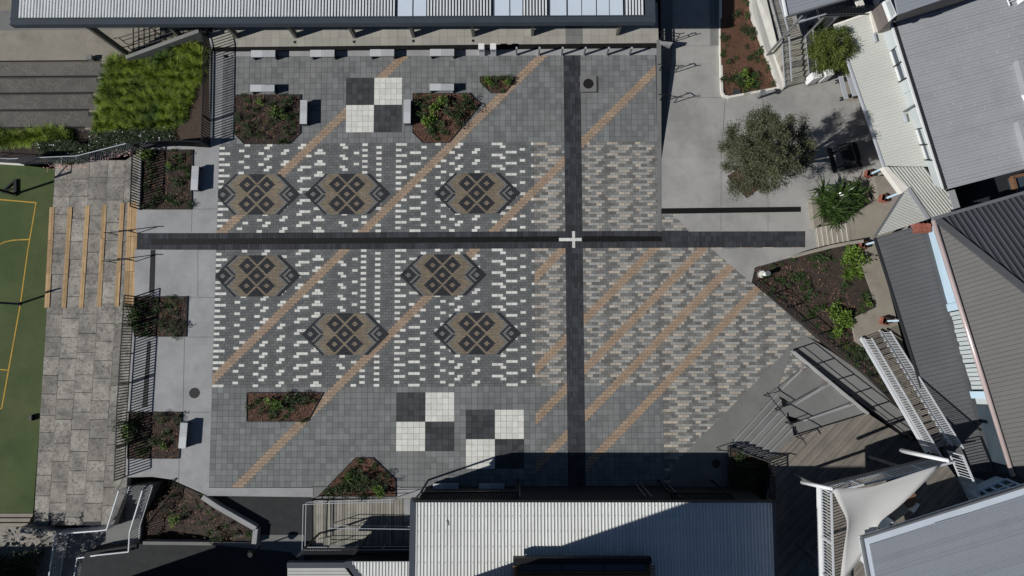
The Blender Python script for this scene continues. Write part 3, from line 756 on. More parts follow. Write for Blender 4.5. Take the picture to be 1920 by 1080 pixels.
def handrail(label, pts, h, m_='black_metal', r=.024, group=None, low=None):
    o = thing('handrail', label, 'handrail', pts[0], group)
    tops = [Vector(p)+Vector((0, 0, h)) for p in pts]
    d0 = (tops[0]-tops[1]).normalized(); d1 = (tops[-1]-tops[-2]).normalized()
    e = MB(); e.tube([tops[0]+Vector((d0.x, d0.y, 0))*.3]+tops+[tops[-1]+Vector((d1.x, d1.y, 0))*.3], r, 7); e.build('rail', m_, o)
    if low: e = MB(); e.tube([p-Vector((0, 0, low)) for p in tops], r, 7); e.build('rail', m_, o)
    for p in pts: e = MB(); e.tube([p, Vector(p)+Vector((0, 0, h))], r, 7); e.build('post', m_, o)
    return o
handrail('upper black handrail crossing the timber terrace seats', [at(258, 437.5, 0), at(222, 441, -.9)], .85)
handrail('lower black handrail crossing the timber terrace seats', [at(256, 490, 0), at(219, 493, -.9)], .85)
handrail('black handrail over the side steps, level with the upper tan stripe', [at(1236, 132, 0), at(1266, 136, -.68)], .85)
handrail('black handrail over the side steps, lower one toward the tapering end', [at(1237.5, 188, 0), at(1264, 193, -.45)], .85)
handrail('black looped handrail beside the pale cheek wall on the side steps', [at(1238, 73, 0), at(1268, 77, -.75)], .85, low=.3)
handrail('black handrail down the left side of the broad deck steps', [at(1344, 839, 0), at(1378, 842, .2), at(1441, 864, 1.08)], .85, low=.0)
handrail('black handrail down the right side of the broad deck steps', [at(1432, 741, 0), at(1452, 766, .3), at(1472, 792, .7), at(1492, 819, 1.08)], .85)
fence('picket_fence', 'short dark railing round the shaded bed at the end of the broad steps', 'fence', [at(1366, 836, .1), at(1440, 864, 1.0), at(1441, 930, 1.0)], .8, 'black_metal', pick=.13)
# white balustrades
fence('balustrade', 'white picket balustrade along the left edge of the sail-shaded upper deck', 'balustrade', [at(1538, 914, 4.3), at(1543, 1100, 4.3)], 1.0, 'rail_grey', post=2.2, pick=.13, pr=.03, ps=.06, rail_w=.06)
fence('balustrade', 'white and grey balustrade along the top edge of the sail-shaded upper deck', 'balustrade', [at(1540, 913, 4.3), at(1650, 886, 4.3), at(1762, 858, 4.3)], 1.0, 'rail_grey', post=1.2, pick=.13, pr=.03, ps=.06, rail_w=.06)
fence('balustrade', 'white picket balustrade on the landing beyond the top of the white stair', 'balustrade', [at(1776, 846, 4.3), at(1801, 905, 4.3), at(1812, 930, 4.3)], 1.0, 'rail_grey', post=1.2, pick=.13, pr=.035, ps=.06, rail_w=.06)
# white timber stair rising to the upper deck
st = thing('white_stair', 'long straight stair with white balustrades rising to the upper deck', 'stair', at(1643, 622, .95))
a0, a1, b0, b1 = at(1614, 634, 1.0), at(1648, 621, 1.0), at(1738, 848, 4.3), at(1778, 834, 4.3); n = 20
for i in range(n):
    z = 1.0+3.3*(i+1)/n; q = [lerp(a0, b0, i/n), lerp(a1, b1, i/n), lerp(a1, b1, (i+.93)/n), lerp(a0, b0, (i+.93)/n)]
    b = MB(); b.solid([(p.x, p.y, z) for p in q], z-.05, random.random(), True); b.build('tread', 'deck', st)
for s_, (p, q) in enumerate(((a0, b0), (a1, b1))):
    b = MB(); b.beam(p+Vector((0, 0, .0)), q+Vector((0, 0, .0)), .06, .24); b.build('stringer', 'rail_grey', st)
    b = MB(); b.beam(p+Vector((0, 0, 1.0)), q+Vector((0, 0, 1.0)), .05, .05); b.build('rail', 'rail_grey', st)
    b = MB(); b.beam(p+Vector((0, 0, .28)), q+Vector((0, 0, .28)), .05, .05); b.build('rail', 'rail_grey', st)
    b = MB(); b.solid([(-.013, -.013, .74), (.013, -.013, .74), (.013, .013, .74), (-.013, .013, .74)], 0); pm = b.mesh('picket'); pm.materials.append(MATS['rail_grey'])
    rz = math.atan2((q-p).y, (q-p).x)
    for i in range(1, 66): inst('picket', pm, lerp(p, q, i/66)+Vector((0, 0, .26)), st, rz)
# white-railed steps at the bottom left
st = thing('railed_stair', 'dog-leg concrete stair with white railings at the bottom left corner', 'stair', at(255, 950, -.5))
steps(st, (244, 911), (287, 909), (224, 974), (264, 974), 8, -.05, -1.2, 'concrete_dim', name='tread', zb=-3, first=0)
b = MB(); b.solid(P(-1.2, (222, 972), (265, 972), (262, 1023), (207, 1028), (207, 984)), -3); b.build('landing', 'concrete_dim', st)
for i in range(4):
    b = MB(); z = -1.2-.15*(i+1); b.solid(P(z, (208-9.5*i, 985), (208-9.5*i, 1030), (198.5-9.5*i, 1031), (198.5-9.5*i, 986)), -3); b.build('tread', 'concrete_dim', st)
for nm, pts in (('left', [at(245, 911, -.05), at(222, 983, -1.2), at(205, 985, -1.25), at(128, 991, -1.95), at(112, 1100, -1.95)]), ('right', [at(288, 911, -.05), at(264, 987, -1.2), at(262, 1023, -1.2), at(205, 1029, -1.25), at(168, 1035, -1.95), at(158, 1100, -1.95)])):
    for i in range(len(pts)-1):
        a, c = pts[i], pts[i+1]; L = (c-a).length
        for r, wd in ((1.0, .06), (.1, .04)):
            e = MB(); e.beam(a+Vector((0, 0, r)), c+Vector((0, 0, r)), wd, .05); e.build('rail', 'rail_grey', st)
        b = MB(); b.solid([(-.012, -.012, .9), (.012, -.012, .9), (.012, .012, .9), (-.012, .012, .9)], 0); pm = b.mesh('picket'); pm.materials.append(MATS['rail_grey'])
        k = max(2, int(L/.12)); rz = math.atan2((c-a).y, (c-a).x)
        for j in range(k): inst('picket', pm, lerp(a, c, j/k)+Vector((0, 0, .1)), st, rz)
# ================================================================ BUILDINGS
def roof_on(o, pts, m_, d=None, pitch=.15, wb=.05, wt=.03, h=.03, rib_m=None, th=.06, zf=None, name='roof_sheet', z0=0.0):
    """sheet of a roof plane (convex polygon of 3-D points on one plane) with raised ribs along d"""
    zf = zf or plane(pts); q = [(p[0], p[1]) for p in pts]
    a = sum(q[i][0]*q[(i+1) % len(q)][1]-q[(i+1) % len(q)][0]*q[i][1] for i in range(len(q)))
    b = MB(); b.solid([(x, y, zf(x, y)) for x, y in q], lambda p: p[2]-th, .5, True); b.build(name, m_, o)
    if d is not None:
        b = MB(); ribs(b, q, d, pitch, wb, wt, h, zf, z0); b.build('roof_rib', rib_m or m_, o, kind='stuff')
    return zf
def ongrid(px, py, zf):
    """where the sight line through a photo pixel meets a sloping plane zf"""
    z = zf(*at(px, py, 4)[:2])
    for _ in range(12): p = at(px, py, z); z = zf(p.x, p.y)
    return at(px, py, z)
def walls(o, q, z0, z1, m_, name='wall', inset=.3):
    c = sum((Vector((p[0], p[1], 0)) for p in q), Vector())/len(q)
    for i in range(len(q)):
        a, b_ = Vector((q[i][0], q[i][1], 0)), Vector((q[(i+1) % len(q)][0], q[(i+1) % len(q)][1], 0))
        a += (c-a).normalized()*inset; b_ += (c-b_).normalized()*inset
        e = MB(); e.beam(Vector((a.x, a.y, (z0+z1)/2)), Vector((b_.x, b_.y, (z0+z1)/2)), .15, z1-z0); e.build(name, m_, o)
# --- covered walkway along the top
ZC = 3.4; A, B = at(19, 47.5, ZC), at(1229, 42, ZC); fx = (B-A).normalized(); fy = Vector((-fx.y, fx.x, 0)); L_ = (B-A).length
o = thing('covered_walkway', 'long covered walkway with pale ribbed roof and slate edge along the top', 'walkway roof', A)
sx0 = (at(33, 33, ZC)-A).dot(fx); sx1 = (at(1211, 30, ZC)-A).dot(fx); sy0 = .36
q = [A+fx*sx0+fy*sy0, A+fx*sx1+fy*sy0, A+fx*sx1+fy*6.4, A+fx*sx0+fy*6.4]
b = MB(); b.solid([p+Vector((0, 0, -.05)) for p in q], ZC-.1, .5, True); b.build('roof_sheet', 'slate_trim', o)  # sheet coloured slate to paint the shade between the pale ribs
SK = [(746, 773), (775.5, 799), (927.5, 955), (957, 979.5), (1032, 1062), (1065, 1090), (1091.5, 1117.5), (1119.5, 1142), (1143.5, 1168)]
skl = [((at(a, 31, ZC)-A).dot(fx), (at(b_, 31, ZC)-A).dot(fx)) for a, b_ in SK]
rb = MB(); c = sx0+.1; pit = .1515
while c < sx1-.05:
    if not any(a-.09 < c < b_+.06 for a, b_ in skl):
        V = []
        for t in (sy0+.01, 6.4):
            for off, up in ((-.039, -.04), (-.036, .05), (.036, .05), (.039, -.04)): V.append(A+fx*(c+off)+fy*t+Vector((0, 0, up-.02)))
        rb.add(V, [(0, 1, 5, 4), (1, 2, 6, 5), (2, 3, 7, 6), (3, 2, 1, 0), (4, 5, 6, 7)], random.random())
    c += pit
rb.build('roof_rib', 'roof_white', o, kind='stuff')
for a, b_ in skl:
    e = MB(); e.solid([A+fx*a+fy*(sy0+.01)+Vector((0, 0, .02)), A+fx*b_+fy*(sy0+.01)+Vector((0, 0, .02)), A+fx*b_+fy*6.4+Vector((0, 0, .02)), A+fx*a+fy*6.4+Vector((0, 0, .02))], ZC-.02); e.build('skylight', 'skylight', o)
e = MB(); e.solid([A, A+fx*L_, A+fx*L_+fy*sy0, A+fy*sy0], ZC-.3, .5, True); e.build('gutter', 'slate_trim', o)
e = MB(); e.beam(A+fy*.03+Vector((0, 0, .03)), A+fx*L_+fy*.03+Vector((0, 0, .03)), .05, .06); e.beam(A+fy*(sy0-.03)+Vector((0, 0, .03)), A+fx*L_+fy*(sy0-.03)+Vector((0, 0, .03)), .04, .05); e.build('gutter_lip', 'slate_trim', o)
for a, b_ in ((0, sx0), (sx1, L_)):
    e = MB(); e.solid([A+fx*a+fy*sy0, A+fx*b_+fy*sy0, A+fx*b_+fy*6.4, A+fx*a+fy*6.4], ZC-.3, .5, True); e.build('edge_trim', 'slate_trim', o)
for px, py, z in ((241, 107, -1.2), (347, 79, -.6), (444, 71.5, 0), (555, 71, 0), (665, 71, 0), (775.5, 70, 0), (887.5, 68.5, 0), (998, 67, 0), (1157, 66, 0)):
    p = at(px, py, z); e = MB(); e.box((p.x, p.y+.12, z), .15, .3, ZC-.3-z); e.build('column', 'column', o)
for i in range(9):
    t = L_*(i+.5)/9; e = MB(); e.beam(A+fx*t+fy*.4+Vector((0, 0, -.4)), A+fx*t+fy*6.3+Vector((0, 0, -.4)), .12, .2); e.build('rafter', 'column', o)
# steps down from the covered walkway to the forecourt
o = thing('walkway_steps', 'concrete steps with dark nosings going down from the covered walkway to the forecourt', 'steps', at(300, 80, -.6))
steps(o, (250, 20), (251, 114), (386, 10), (386, 72), 13, -1.2, 0, 'concrete_warm', nose='wall_dark')
b = MB(); b.beam(at(252, 115, -.95), at(387, 66, .2), .2, 1.2); b.build('side_wall', 'concrete_dim', o)
handrail('near black handrail on the walkway steps below the roof edge', [at(256, 100, -1.2), at(318, 80, -.6), at(380, 62, 0)], .85, low=.35)
handrail('far black handrail on the walkway steps below the roof edge', [at(240, 84, -1.2), at(300, 66, -.65), at(372, 46, 0)], .85, low=.35)
# --- main classroom roof at the bottom
Z1 = 3.45
o = thing('classroom_block', 'low classroom block with broad pale ribbed roof at the bottom centre', 'building', at(1100, 1000, Z1))
q = P(Z1, (780, 941), (1447, 941), (1453, 1175), (776, 1175)); d = (q[3]-q[0])
zf = roof_on(o, q, 'roof_pale', (0, 1), .1535, .075, .03, .03)
lp = MB()
for y in (967, 995.5, 1024.5, 1054.5): lp.beam(at(782, y, Z1+.005), at(1448, y, Z1+.005), .018, .02)
lp.build('sheet_lap', 'roof_pale', o)
sw = MB()
for y in (948, 967.8, 996.3, 1025.3, 1055.3):
    a_, b_ = at(784, y, Z1+.032), at(1446, y, Z1+.032); k_ = int((b_-a_).length/.307)
    for i in range(k_): p = lerp(a_, b_, i/k_); sw.cyl((p.x+random.uniform(-.01, .01), p.y, p.z), .016, .012, 6)
sw.build('roof_screw', 'steel_grey', o, kind='stuff')
e = MB(); e.tube([at(837, 975, Z1+.03), at(842, 985, Z1+.04)], .02, 5); e.build('stray_offcut', 'steel_grey', o)
e = MB(); e.beam(at(775, 939.5, Z1), at(1453, 939.5, Z1), .1, .12); e.build('gutter', 'black_metal', o)
e = MB(); e.solid(P(Z1+.03, (769, 938), (779.5, 938), (776, 1175), (765, 1175)), 2.9); e.build('edge_trim', 'slate_trim', o)
e = MB(); e.solid(P(Z1+.0, (1448, 940), (1454, 940), (1460, 1175), (1454, 1175)), 2.9); e.build('edge_trim', 'slate_trim', o)
e = MB(); e.solid(P(3.3, (781, 943.5), (1440, 943.5), (1444, 1170), (777, 1170)), -.6); e.build('wall', 'wall_dark', o)
zl = 4.05; ln = MB(); ln.solid(P(zl, (967, 1055), (1219, 1055), (1222, 1175), (965, 1175)), Z1); ln = ln.build('roof_lantern', 'wall_dark', o)
e = MB(); e.solid(P(zl+.12, (962, 1046.5), (1222, 1046.5), (1222, 1057), (962, 1057)), zl-.2, .5, True); e.build('cap', 'black_metal', ln)
for i in range(3):
    x0_, x1_ = 973+i*80, 1051+i*80; e = MB(); e.solid(P(zl+.02, (x0_, 1058), (x1_, 1058), (x1_, 1070), (x0_, 1070)), zl-.01); e.build('glass', 'window_glass', ln)
for x0_, x1_ in ((961, 973), (1212, 1229)):
    for k in range(5): e = MB(); e.beam(at(x0_, 1062+k*4.5, zl+.05), at(x1_, 1062+k*4.5, zl+.05), .05, .05); e.build('louvre', 'timber_frame', ln)
for k in range(3): e = MB(); e.beam(at(972, 1073+k*5, zl+.04), at(1214, 1073+k*5, zl+.04), .06, .05); e.build('louvre', 'timber_frame', ln)
def pergola(name, label, quad, z, sl, n, m_='black_metal', zg_=0):
    o = thing(name, label, 'pergola', at(*quad[0], z))
    a, b_, c_, d_ = P(z, *quad)
    for p, r in ((a, b_), (b_, c_), (c_, d_), (d_, a)):
        e = MB(); e.beam(p, r, .07, .14); e.build('frame', m_, o)
    s = MB()
    for i in range(1, n): s.beam(lerp(a, b_, i/n)+Vector((0, 0, .03)), lerp(d_, c_, i/n)+Vector((0, 0, .03)), sl, .05)
    s.build('slat', m_, o, kind='stuff')
    for p in (a, b_): e = MB(); e.beam(Vector((p.x, p.y, zg_)), p, .08, .08); e.build('post', m_, o)
    return o
pergola('slatted_pergola', 'black slatted pergola along the roof front beside the two shaded benches', [(789, 923.5), (970, 922), (970, 937), (776, 938)], 2.7, .045, 38)
pergola('slatted_pergola', 'black slatted pergola at the right end of the classroom roof front', [(1256, 924), (1365, 924), (1378, 937), (1262, 937)], 2.7, .045, 22)
pergola('slatted_pergola', 'black slatted pergola over the patio beside the timber ramp landing', [(570, 1029), (672, 1029), (650, 1055), (548, 1055)], 2.1, .05, 24, zg_=-.6)
b = MB()
for k in range(3): b.solid(P(.1+.0*k, (972, 921+k*5), (1256, 921+k*5), (1256, 925+k*5), (972, 925+k*5)), -.4, random.random())
struct('front_decking', b, 'wall_dark')
for i, px in enumerate((974, 1190, 1200, 1249)):
    p = at(px, 905, 0); e = MB(); e.tube([p, p+Vector((0, 0, 2.9))], .03, 8)
    tag(e.build('steel_post', 'steel_grey'), ['slim grey post at the end of the pergola by the shaded benches', 'left one of the close pair of slim grey posts before the classroom roof', 'right one of the close pair of slim grey posts before the classroom roof', 'slim grey post at the start of the right-hand pergola'][i], 'post')
# --- timber ramp landing at the left of the classroom block
o = thing('entrance_deck', 'striped timber entrance deck with steps and pale metal rails', 'deck', at(680, 980, 0))
b = MB(); q = [(p.x, p.y) for p in P(0, (621, 938), (758, 934), (772, 934), (772, 1022), (621, 1022))]
for s_ in strips(q, (0, 1), .14, .02): b.solid([(x, y, .0+random.uniform(-.004, .004)) for x, y in s_], -.5, random.random())
b.build('deck_board', 'deck_light', o, kind='stuff')
e = MB(); e.solid(P(-.03, (619, 937), (773, 933), (773, 1023), (619, 1023)), -.66); e.build('base', 'wall_dark', o)
for k in range(3):
    z = -.165*(k+1)
    for s_ in range(3):
        e = MB(); x1_ = 619-13.5*k-4.4*s_; e.solid(P(z, (x1_-3.9, 938), (x1_, 938), (x1_, 1023), (x1_-3.9, 1023)), -.66, random.random()); e.build('step_board', 'deck_light', o)
b = MB(); b.solid(P(.005, (758, 936), (772, 936), (772, 978), (758, 978)), -.3); b.build('threshold', 'concrete', o)
def pipe_rail(o, pts, hs=(.95, .5), m_='galv', every=1.3, r=.02):
    for i in range(len(pts)-1):
        for h in hs: e = MB(); e.tube([pts[i]+Vector((0, 0, h)), pts[i+1]+Vector((0, 0, h))], r, 6); e.build('rail', m_, o)
        k = max(1, int((pts[i+1]-pts[i]).length/every))
        for j in range(k+1): p = lerp(pts[i], pts[i+1], j/k); e = MB(); e.tube([p, p+Vector((0, 0, hs[0]))], r, 6); e.build('rail_post', m_, o)
pipe_rail(o, P(0, (745, 932), (620, 935), (580, 937), (578, 1020), (620, 1020), (775, 1019)))
pipe_rail(o, P(0, (628, 980), (775, 982)))
e = MB(); e.solid(P(.0, (618, 1018), (775, 1018), (775, 1027), (618, 1027)), -.6); e.build('edge_board', 'concrete_dim', o)
# --- small cream roofs at the bottom edge
o = thing('entry_block', 'small block with cream ribbed roofs meeting in a dark valley at the bottom edge', 'building', at(660, 1070, 2.6))
q = P(2.6, (539, 1064), (646, 1064), (720, 1160), (539, 1160)); roof_on(o, q, 'roof_cream', (1, 0), .15, .05, .03, .025)
q = P(2.6, (656, 1053), (769, 1053), (769, 1160), (738, 1160)); roof_on(o, q, 'roof_pale', (0, 1), .15, .06, .03, .03)
e = MB(); e.solid(P(2.63, (538, 1055), (646, 1055), (653, 1065), (538, 1065)), 2.3); e.build('flashing', 'slate_trim', o)
e = MB(); e.solid(P(2.63, (645, 1054), (656, 1052), (742, 1160), (722, 1160)), 2.3); e.build('valley', 'slate_trim', o)
e = MB(); e.solid(P(2.3, (560, 1072), (769, 1070), (769, 1160), (560, 1160)), -.6); e.build('wall', 'wall_dark', o)
sheet('timber_landing', P(-.3, (660, 1030), (775, 1030), (775, 1060), (640, 1060)), 'deck', -.3, .4)
# --- neighbouring taller block south of the frame; its shade falls across the classroom roof
zt = 12.6; c0 = at(806, 1108, Z1); c1 = Vector((c0.x+6.2, c0.y, 0))
o = thing('tall_block', 'taller flat-roofed school block just below the picture', 'building', (c0.x, c0.y, 0))
b = MB(); b.solid([(c0.x, c0.y, zt), (c1.x, c0.y, zt), (c1.x, c0.y-8, zt), (c0.x, c0.y-8, zt)], -4); b.build('wall', 'wall_taupe', o)
b = MB(); b.solid([(c0.x+.6, c0.y-.3, zt+.25), (c0.x+2.2, c0.y-.3, zt+.25), (c0.x+2.2, c0.y-7, zt+.25), (c0.x+.6, c0.y-7, zt+.25)], zt); b.build('parapet', 'slate_trim', o)
# --- north school block on the right: cream verandah, clerestory, big grey roof
o = thing('north_school_block', 'school block with cream verandah roof and large light grey ribbed roof at upper right', 'building', at(1700, 150, 3.5))
vz = plane([at(1569, 50, 3.3), at(1658, 312, 3.3), at(1704, 207, 3.75)])
vq = [ongrid(x, y, vz) for x, y in ((1565, 47), (1630, 25), (1660, 64), (1742, 312), (1658, 312))]
d = ongrid(1700, 215, vz)-ongrid(1620, 237, vz)
roof_on(o, vq, 'roof_cream', d, .145, .03, .012, .022, zf=vz)
e = MB(); e.beam(ongrid(1567, 50, vz), ongrid(1657, 313, vz), .08, .12); e.build('gutter', 'galv', o)
e = MB(); e.beam(ongrid(1563, 48, vz), ongrid(1634, 23, vz), .1, .08); e.build('barge', 'cream_paint', o)
Wb0, Wb1, Wt0, Wt1 = at(1657, 62, 3.75), at(1741, 312, 3.75), at(1676, 44, 4.65), at(1760, 314, 4.65)
def wall_panel(nm, m_, t0, t1, h0, h1, off=0.0):
    e = MB(); n = (Wb1-Wb0).cross(Vector((0, 0, 1))).normalized()*off
    pts = []
    for t, h in ((t0, h0), (t1, h0), (t1, h1), (t0, h1)): pts.append(lerp(lerp(Wb0, Wb1, t), lerp(Wt0, Wt1, t), h)+n)
    k = (Wb1-Wb0).cross(Vector((0, 0, 1))).normalized()*.04
    e.add([p-k for p in pts]+[p+k for p in pts], [(0, 1, 2, 3), (7, 6, 5, 4), (0, 4, 5, 1), (1, 5, 6, 2), (2, 6, 7, 3), (3, 7, 4, 0)]); return e.build(nm, m_, o)
wall_panel('wall_panel', 'wall_white', -.02, .14, 0, 1)
for a, b_ in ((.145, .25), (.258, .365)):
    wn = wall_panel('window', 'white_paint', a, b_, .0, .12); wall_panel('pane', 'window_glass', a, b_, .12, .5, -.05); wall_panel('blind', 'wall_white', a, b_, .5, 1, -.03); wall_panel('mullion', 'wall_dark', b_, b_+.008, 0, 1, .05)
for a, b_ in ((.375, .46), (.462, .565), (.575, .72)): wall_panel('wall_panel', 'wall_white', a, b_, 0, 1)
for a, b_ in ((.728, .835), (.845, .945)):
    wall_panel('window', 'white_paint', a, b_, .0, .12); wall_panel('pane', 'window_glass', a, b_, .12, .42, -.05); wall_panel('blind', 'wall_white', a, b_, .42, 1, -.03); wall_panel('mullion', 'wall_dark', b_, b_+.008, 0, 1, .05)
wall_panel('wall_panel', 'wall_white', .955, 1.14, 0, 1)
rz_ = plane([at(1678, 43, 4.7), at(1775, 355, 4.7), at(1925, 180, 5.2)])
rq = [ongrid(x, y, rz_) for x, y in ((1678, 43), (1775, 355), (1990, 299), (1990, -70), (1740, -70), (1690, 20))]
rq = [ongrid(x, y, rz_) for x, y in ((1678, 43), (1775, 355), (1990, 299), (1990, -60), (1830, -4))]
d = ongrid(1840, 57, rz_)-ongrid(1700, 95, rz_)
roof_on(o, rq, 'roof_grey', d, .148, .06, .025, .026, zf=rz_)
e = MB(); e.beam(ongrid(1676, 43, rz_), ongrid(1773, 355, rz_), .1, .1); e.build('gutter', 'wall_dark', o)
e = MB(); e.beam(ongrid(1672, 44, rz_)-Vector((0, 0, .03)), ongrid(1769, 354, rz_)-Vector((0, 0, .03)), .1, .05); e.build('fascia', 'white_paint', o)
sc_ = MB(); dn = d.normalized(); pn = Vector((-dn.y, dn.x, 0)); o0 = ongrid(1700, 95, rz_)
for i in range(-4, 70):
    for j in range(-70, 80, 2):
        p = o0+dn*(i*.62+(.3 if j % 4 else 0))+pn*(j*.148); px_ = Vector((p.x, p.y))
        if inside(px_, [(v.x, v.y) for v in rq]) and random.random() < .55: z = rz_(p.x, p.y)+.02; sc_.cyl((p.x, p.y, z), .014, .012, 6)
sc_.build('roof_screw', 'white_plastic', o, kind='stuff')
e = MB(); wq = [(v.x, v.y) for v in rq]; e.solid([Vector((rq[0].x+.9, rq[0].y-.1, 4.5)), Vector((rq[1].x+.7, rq[1].y+.3, 4.5)), Vector((rq[2].x, rq[2].y+.3, 4.5)), Vector((rq[3].x, rq[3].y, 4.5)), Vector((rq[4].x, rq[4].y, 4.5))], -1); e.build('wall', 'wall_taupe', o)
for y0_, y1_ in ((118, 205), (232, 312)):
    e = MB(); qq = [ongrid(x, y, rz_)+Vector((0, 0, .3)) for x, y in ((1899, y0_), (1985, y0_-22), (1995, y1_-20), (1922, y1_))]; e.solid(qq, 4.6); vb = e.build('roof_hatch', 'roof_grey', o)
    e = MB(); c_ = sum(qq, Vector())/4; e.solid([lerp(p, c_, .18)+Vector((0, 0, .05)) for p in qq], 4.9); e.build('lid', 'wall_taupe', vb)
e = MB(); e.tube([ongrid(1909, 182, rz_)+Vector((0, 0, .25)), ongrid(1921, 204, rz_)+Vector((0, 0, .25))], .06, 8); e.build('vent_pipe', 'white_plastic', o)
e = MB(); e.tube([ongrid(1881, 0, rz_)+Vector((0, 0, .2)), ongrid(1887, 15, rz_)+Vector((0, 0, .2))], .03, 6); e.tube([ongrid(1884, 8, rz_)+Vector((0, 0, .2)), ongrid(1900, 3, rz_)+Vector((0, 0, .2))], .02, 6); e.build('vent_pipe', 'white_plastic', o)
e = MB(); e.box(ongrid(1914, 2, rz_), .4, .25, .4, .3); e.build('vent_box', 'white_plastic', o)
# taupe dormer with the higher roof
e = MB(); a_, b_, c_, d_ = at(1633, 23, 3.7), at(1646, 62, 3.7), at(1670, 37, 6.4), at(1656, 2, 6.4); e.add([a_, b_, c_, d_, a_+Vector((.6, 0, 0)), b_+Vector((.6, 0, 0)), c_, d_], [(0, 1, 2, 3), (1, 5, 2), (0, 3, 4)]); e.build('dormer_wall', 'wall_taupe', o)
e = MB(); e.beam(at(1635, 25, 3.75), at(1644, 61, 3.75), .25, .12); e.build('flashing', 'cream_paint', o)
e = MB(); e.solid(P(6.5, (1658, 2), (1668, -4), (1682, 28), (1671, 37)), 6.3, .5, True); e.build('window', 'white_paint', o)
e = MB(); e.solid(P(6.52, (1661, 5), (1667, 1), (1677, 25), (1671, 32)), 6.4); e.build('pane', 'wall_white', o)
uq = P(7.0, (1672, -30), (1684, 27), (1800, -12), (1800, -60)); uz = plane(P(7.0, (1672, -30), (1684, 27), (1800, -12)))
roof_on(o, uq, 'roof_steel', at(1760, -10, 7)-at(1690, 12, 7), .16, .06, .02, .02, zf=uz)
e = MB(); a_, b_, c_, d_ = at(1684, 27, 6.98), at(1830, -22, 6.98), at(1834, -4, 4.75), at(1678, 43, 4.7); e.add([a_, b_, c_, d_, a_+Vector((0, .3, 0)), b_+Vector((0, .3, 0)), c_+Vector((0, .3, 0)), d_+Vector((0, .3, 0))], [(0, 1, 2, 3), (0, 3, 7, 4), (4, 5, 1, 0)]); e.build('upper_wall', 'wall_taupe', o)
for px, py in ((1635, 66), (1692, 216)):
    e = MB(); e.beam(ongrid(px, py, vz)+Vector((0, 0, .12)), ongrid(px+4, py+15, vz)+Vector((0, 0, .12)), .09, .16); e.build('downpipe', 'galv', o)
e = MB(); e.beam(ongrid(1692, 211, vz)+Vector((0, 0, .1)), at(1716, 196, 4.6), .07, .07); e.build('downpipe', 'steel_grey', o)
# --- link roof with bold ribs
o = thing('link_roof', 'pale link roof with bold ribs and a triangular wing between the two school blocks', 'roof', at(1730, 360, 3.6))
kz = plane(P(3.6, (1661, 312), (1731, 312), (1798, 388))); kq = P(3.6, (1663, 313), (1733, 313), (1799, 389), (1786, 396), (1745, 408), (1700, 354))
roof_on(o, kq, 'roof_cream', at(1745, 404, 3.6)-at(1673, 314, 3.6), .13, .05, .035, .06, zf=kz)
e = MB(); e.solid(P(3.64, (1656, 313), (1665, 313), (1703, 353), (1692, 362)), 3.3, .5, True); e.build('fascia', 'cream_paint', o)
tq = P(3.58, (1692, 362), (1701, 354), (1737, 413), (1640, 443)); roof_on(o, tq, 'roof_cream', at(1690, 443, 3.58)-at(1655, 428, 3.58), .13, .03, .012, .022, zf=plane(tq))
e = MB(); e.beam(at(1702, 353, 3.66), at(1741, 412, 3.66), .18, .1); e.build('ridge', 'roof_grey', o)
e = MB(); e.beam(at(1783, 357, 3.68), at(1794, 392, 3.68), .32, .06); e.build('flashing', 'roof_grey', o)
e = MB(); e.beam(at(1692, 362, 3.55), at(1640, 444, 3.55), .06, .12); e.beam(at(1657, 313, 3.55), at(1692, 362, 3.55), .06, .12); e.build('gutter', 'steel_grey', o)
e = MB(); e.solid(P(3.3, (1715, 330), (1740, 330), (1785, 385), (1740, 400)), 0); e.build('wall', 'wall_taupe', o)
# --- south school block on the right: grey verandah, pale wall strip, dark hipped roof
o = thing('south_school_block', 'school block with dark grey hipped roof and grey verandah roof at the right edge', 'building', at(1750, 600, 3.5))
sz = plane([at(1641, 446, 3.35), at(1780, 885, 3.35), at(1790, 640, 3.95)])
sq = [ongrid(x, y, sz) for x, y in ((1641, 446), (1737, 418), (1868, 885), (1780, 885))]
roof_on(o, sq, 'roof_mid', ongrid(1770, 545, sz)-ongrid(1690, 566, sz), .2, .03, .012, .028, zf=sz)
e = MB(); e.beam(ongrid(1639.5, 446, sz), ongrid(1778, 886, sz), .08, .12); e.build('gutter', 'wall_dark', o)
e = MB(); e.beam(ongrid(1733, 425, sz)+Vector((0, 0, .03)), ongrid(1860, 885, sz)+Vector((0, 0, .03)), .22, .03); e.build('flashing', 'roof_mid', o)
Wb0, Wb1, Wt0, Wt1 = at(1737, 430, 3.9), at(1862, 885, 3.9), at(1757, 420, 5.0), at(1899, 890, 5.0)
wall_panel('wall_panel', 'wall_blue', 0, .315, 0, 1); wall_panel('frame', 'wall_blue', .315, .345, -.25, 1.05, .08)
t = .35
while t < .655:
    gap = .006 if abs(t-.445) > .006 and abs(t-.54) > .006 else .012
    e_ = t+.0145; wall_panel('louvre', 'wall_white', t, e_, .12+random.uniform(-.06, .06), 1, random.uniform(-.03, .03)); t = e_+gap*.5
wall_panel('louvre_box', 'wall_dark', .345, .665, -.02, .98, -.12)
wall_panel('frame', 'wall_blue', .672, .7, -.3, 1.05, .08); wall_panel('wall_panel', 'wall_white', .70, .725, .2, 1)
wall_panel('pane', 'window_glass', .73, 1.0, 0, 1, -.06)
g0, g1 = at(1750, 413, 5.08), at(1899, 892, 5.08)
e = MB(); e.tube([g0, g1], .095, 10); e.build('gutter', 'pink_gutter', o, True)
hip = at(1925, 548, 6.6); d1 = plane([at(1759, 416, 5.05), at(1902, 890, 5.05), hip])
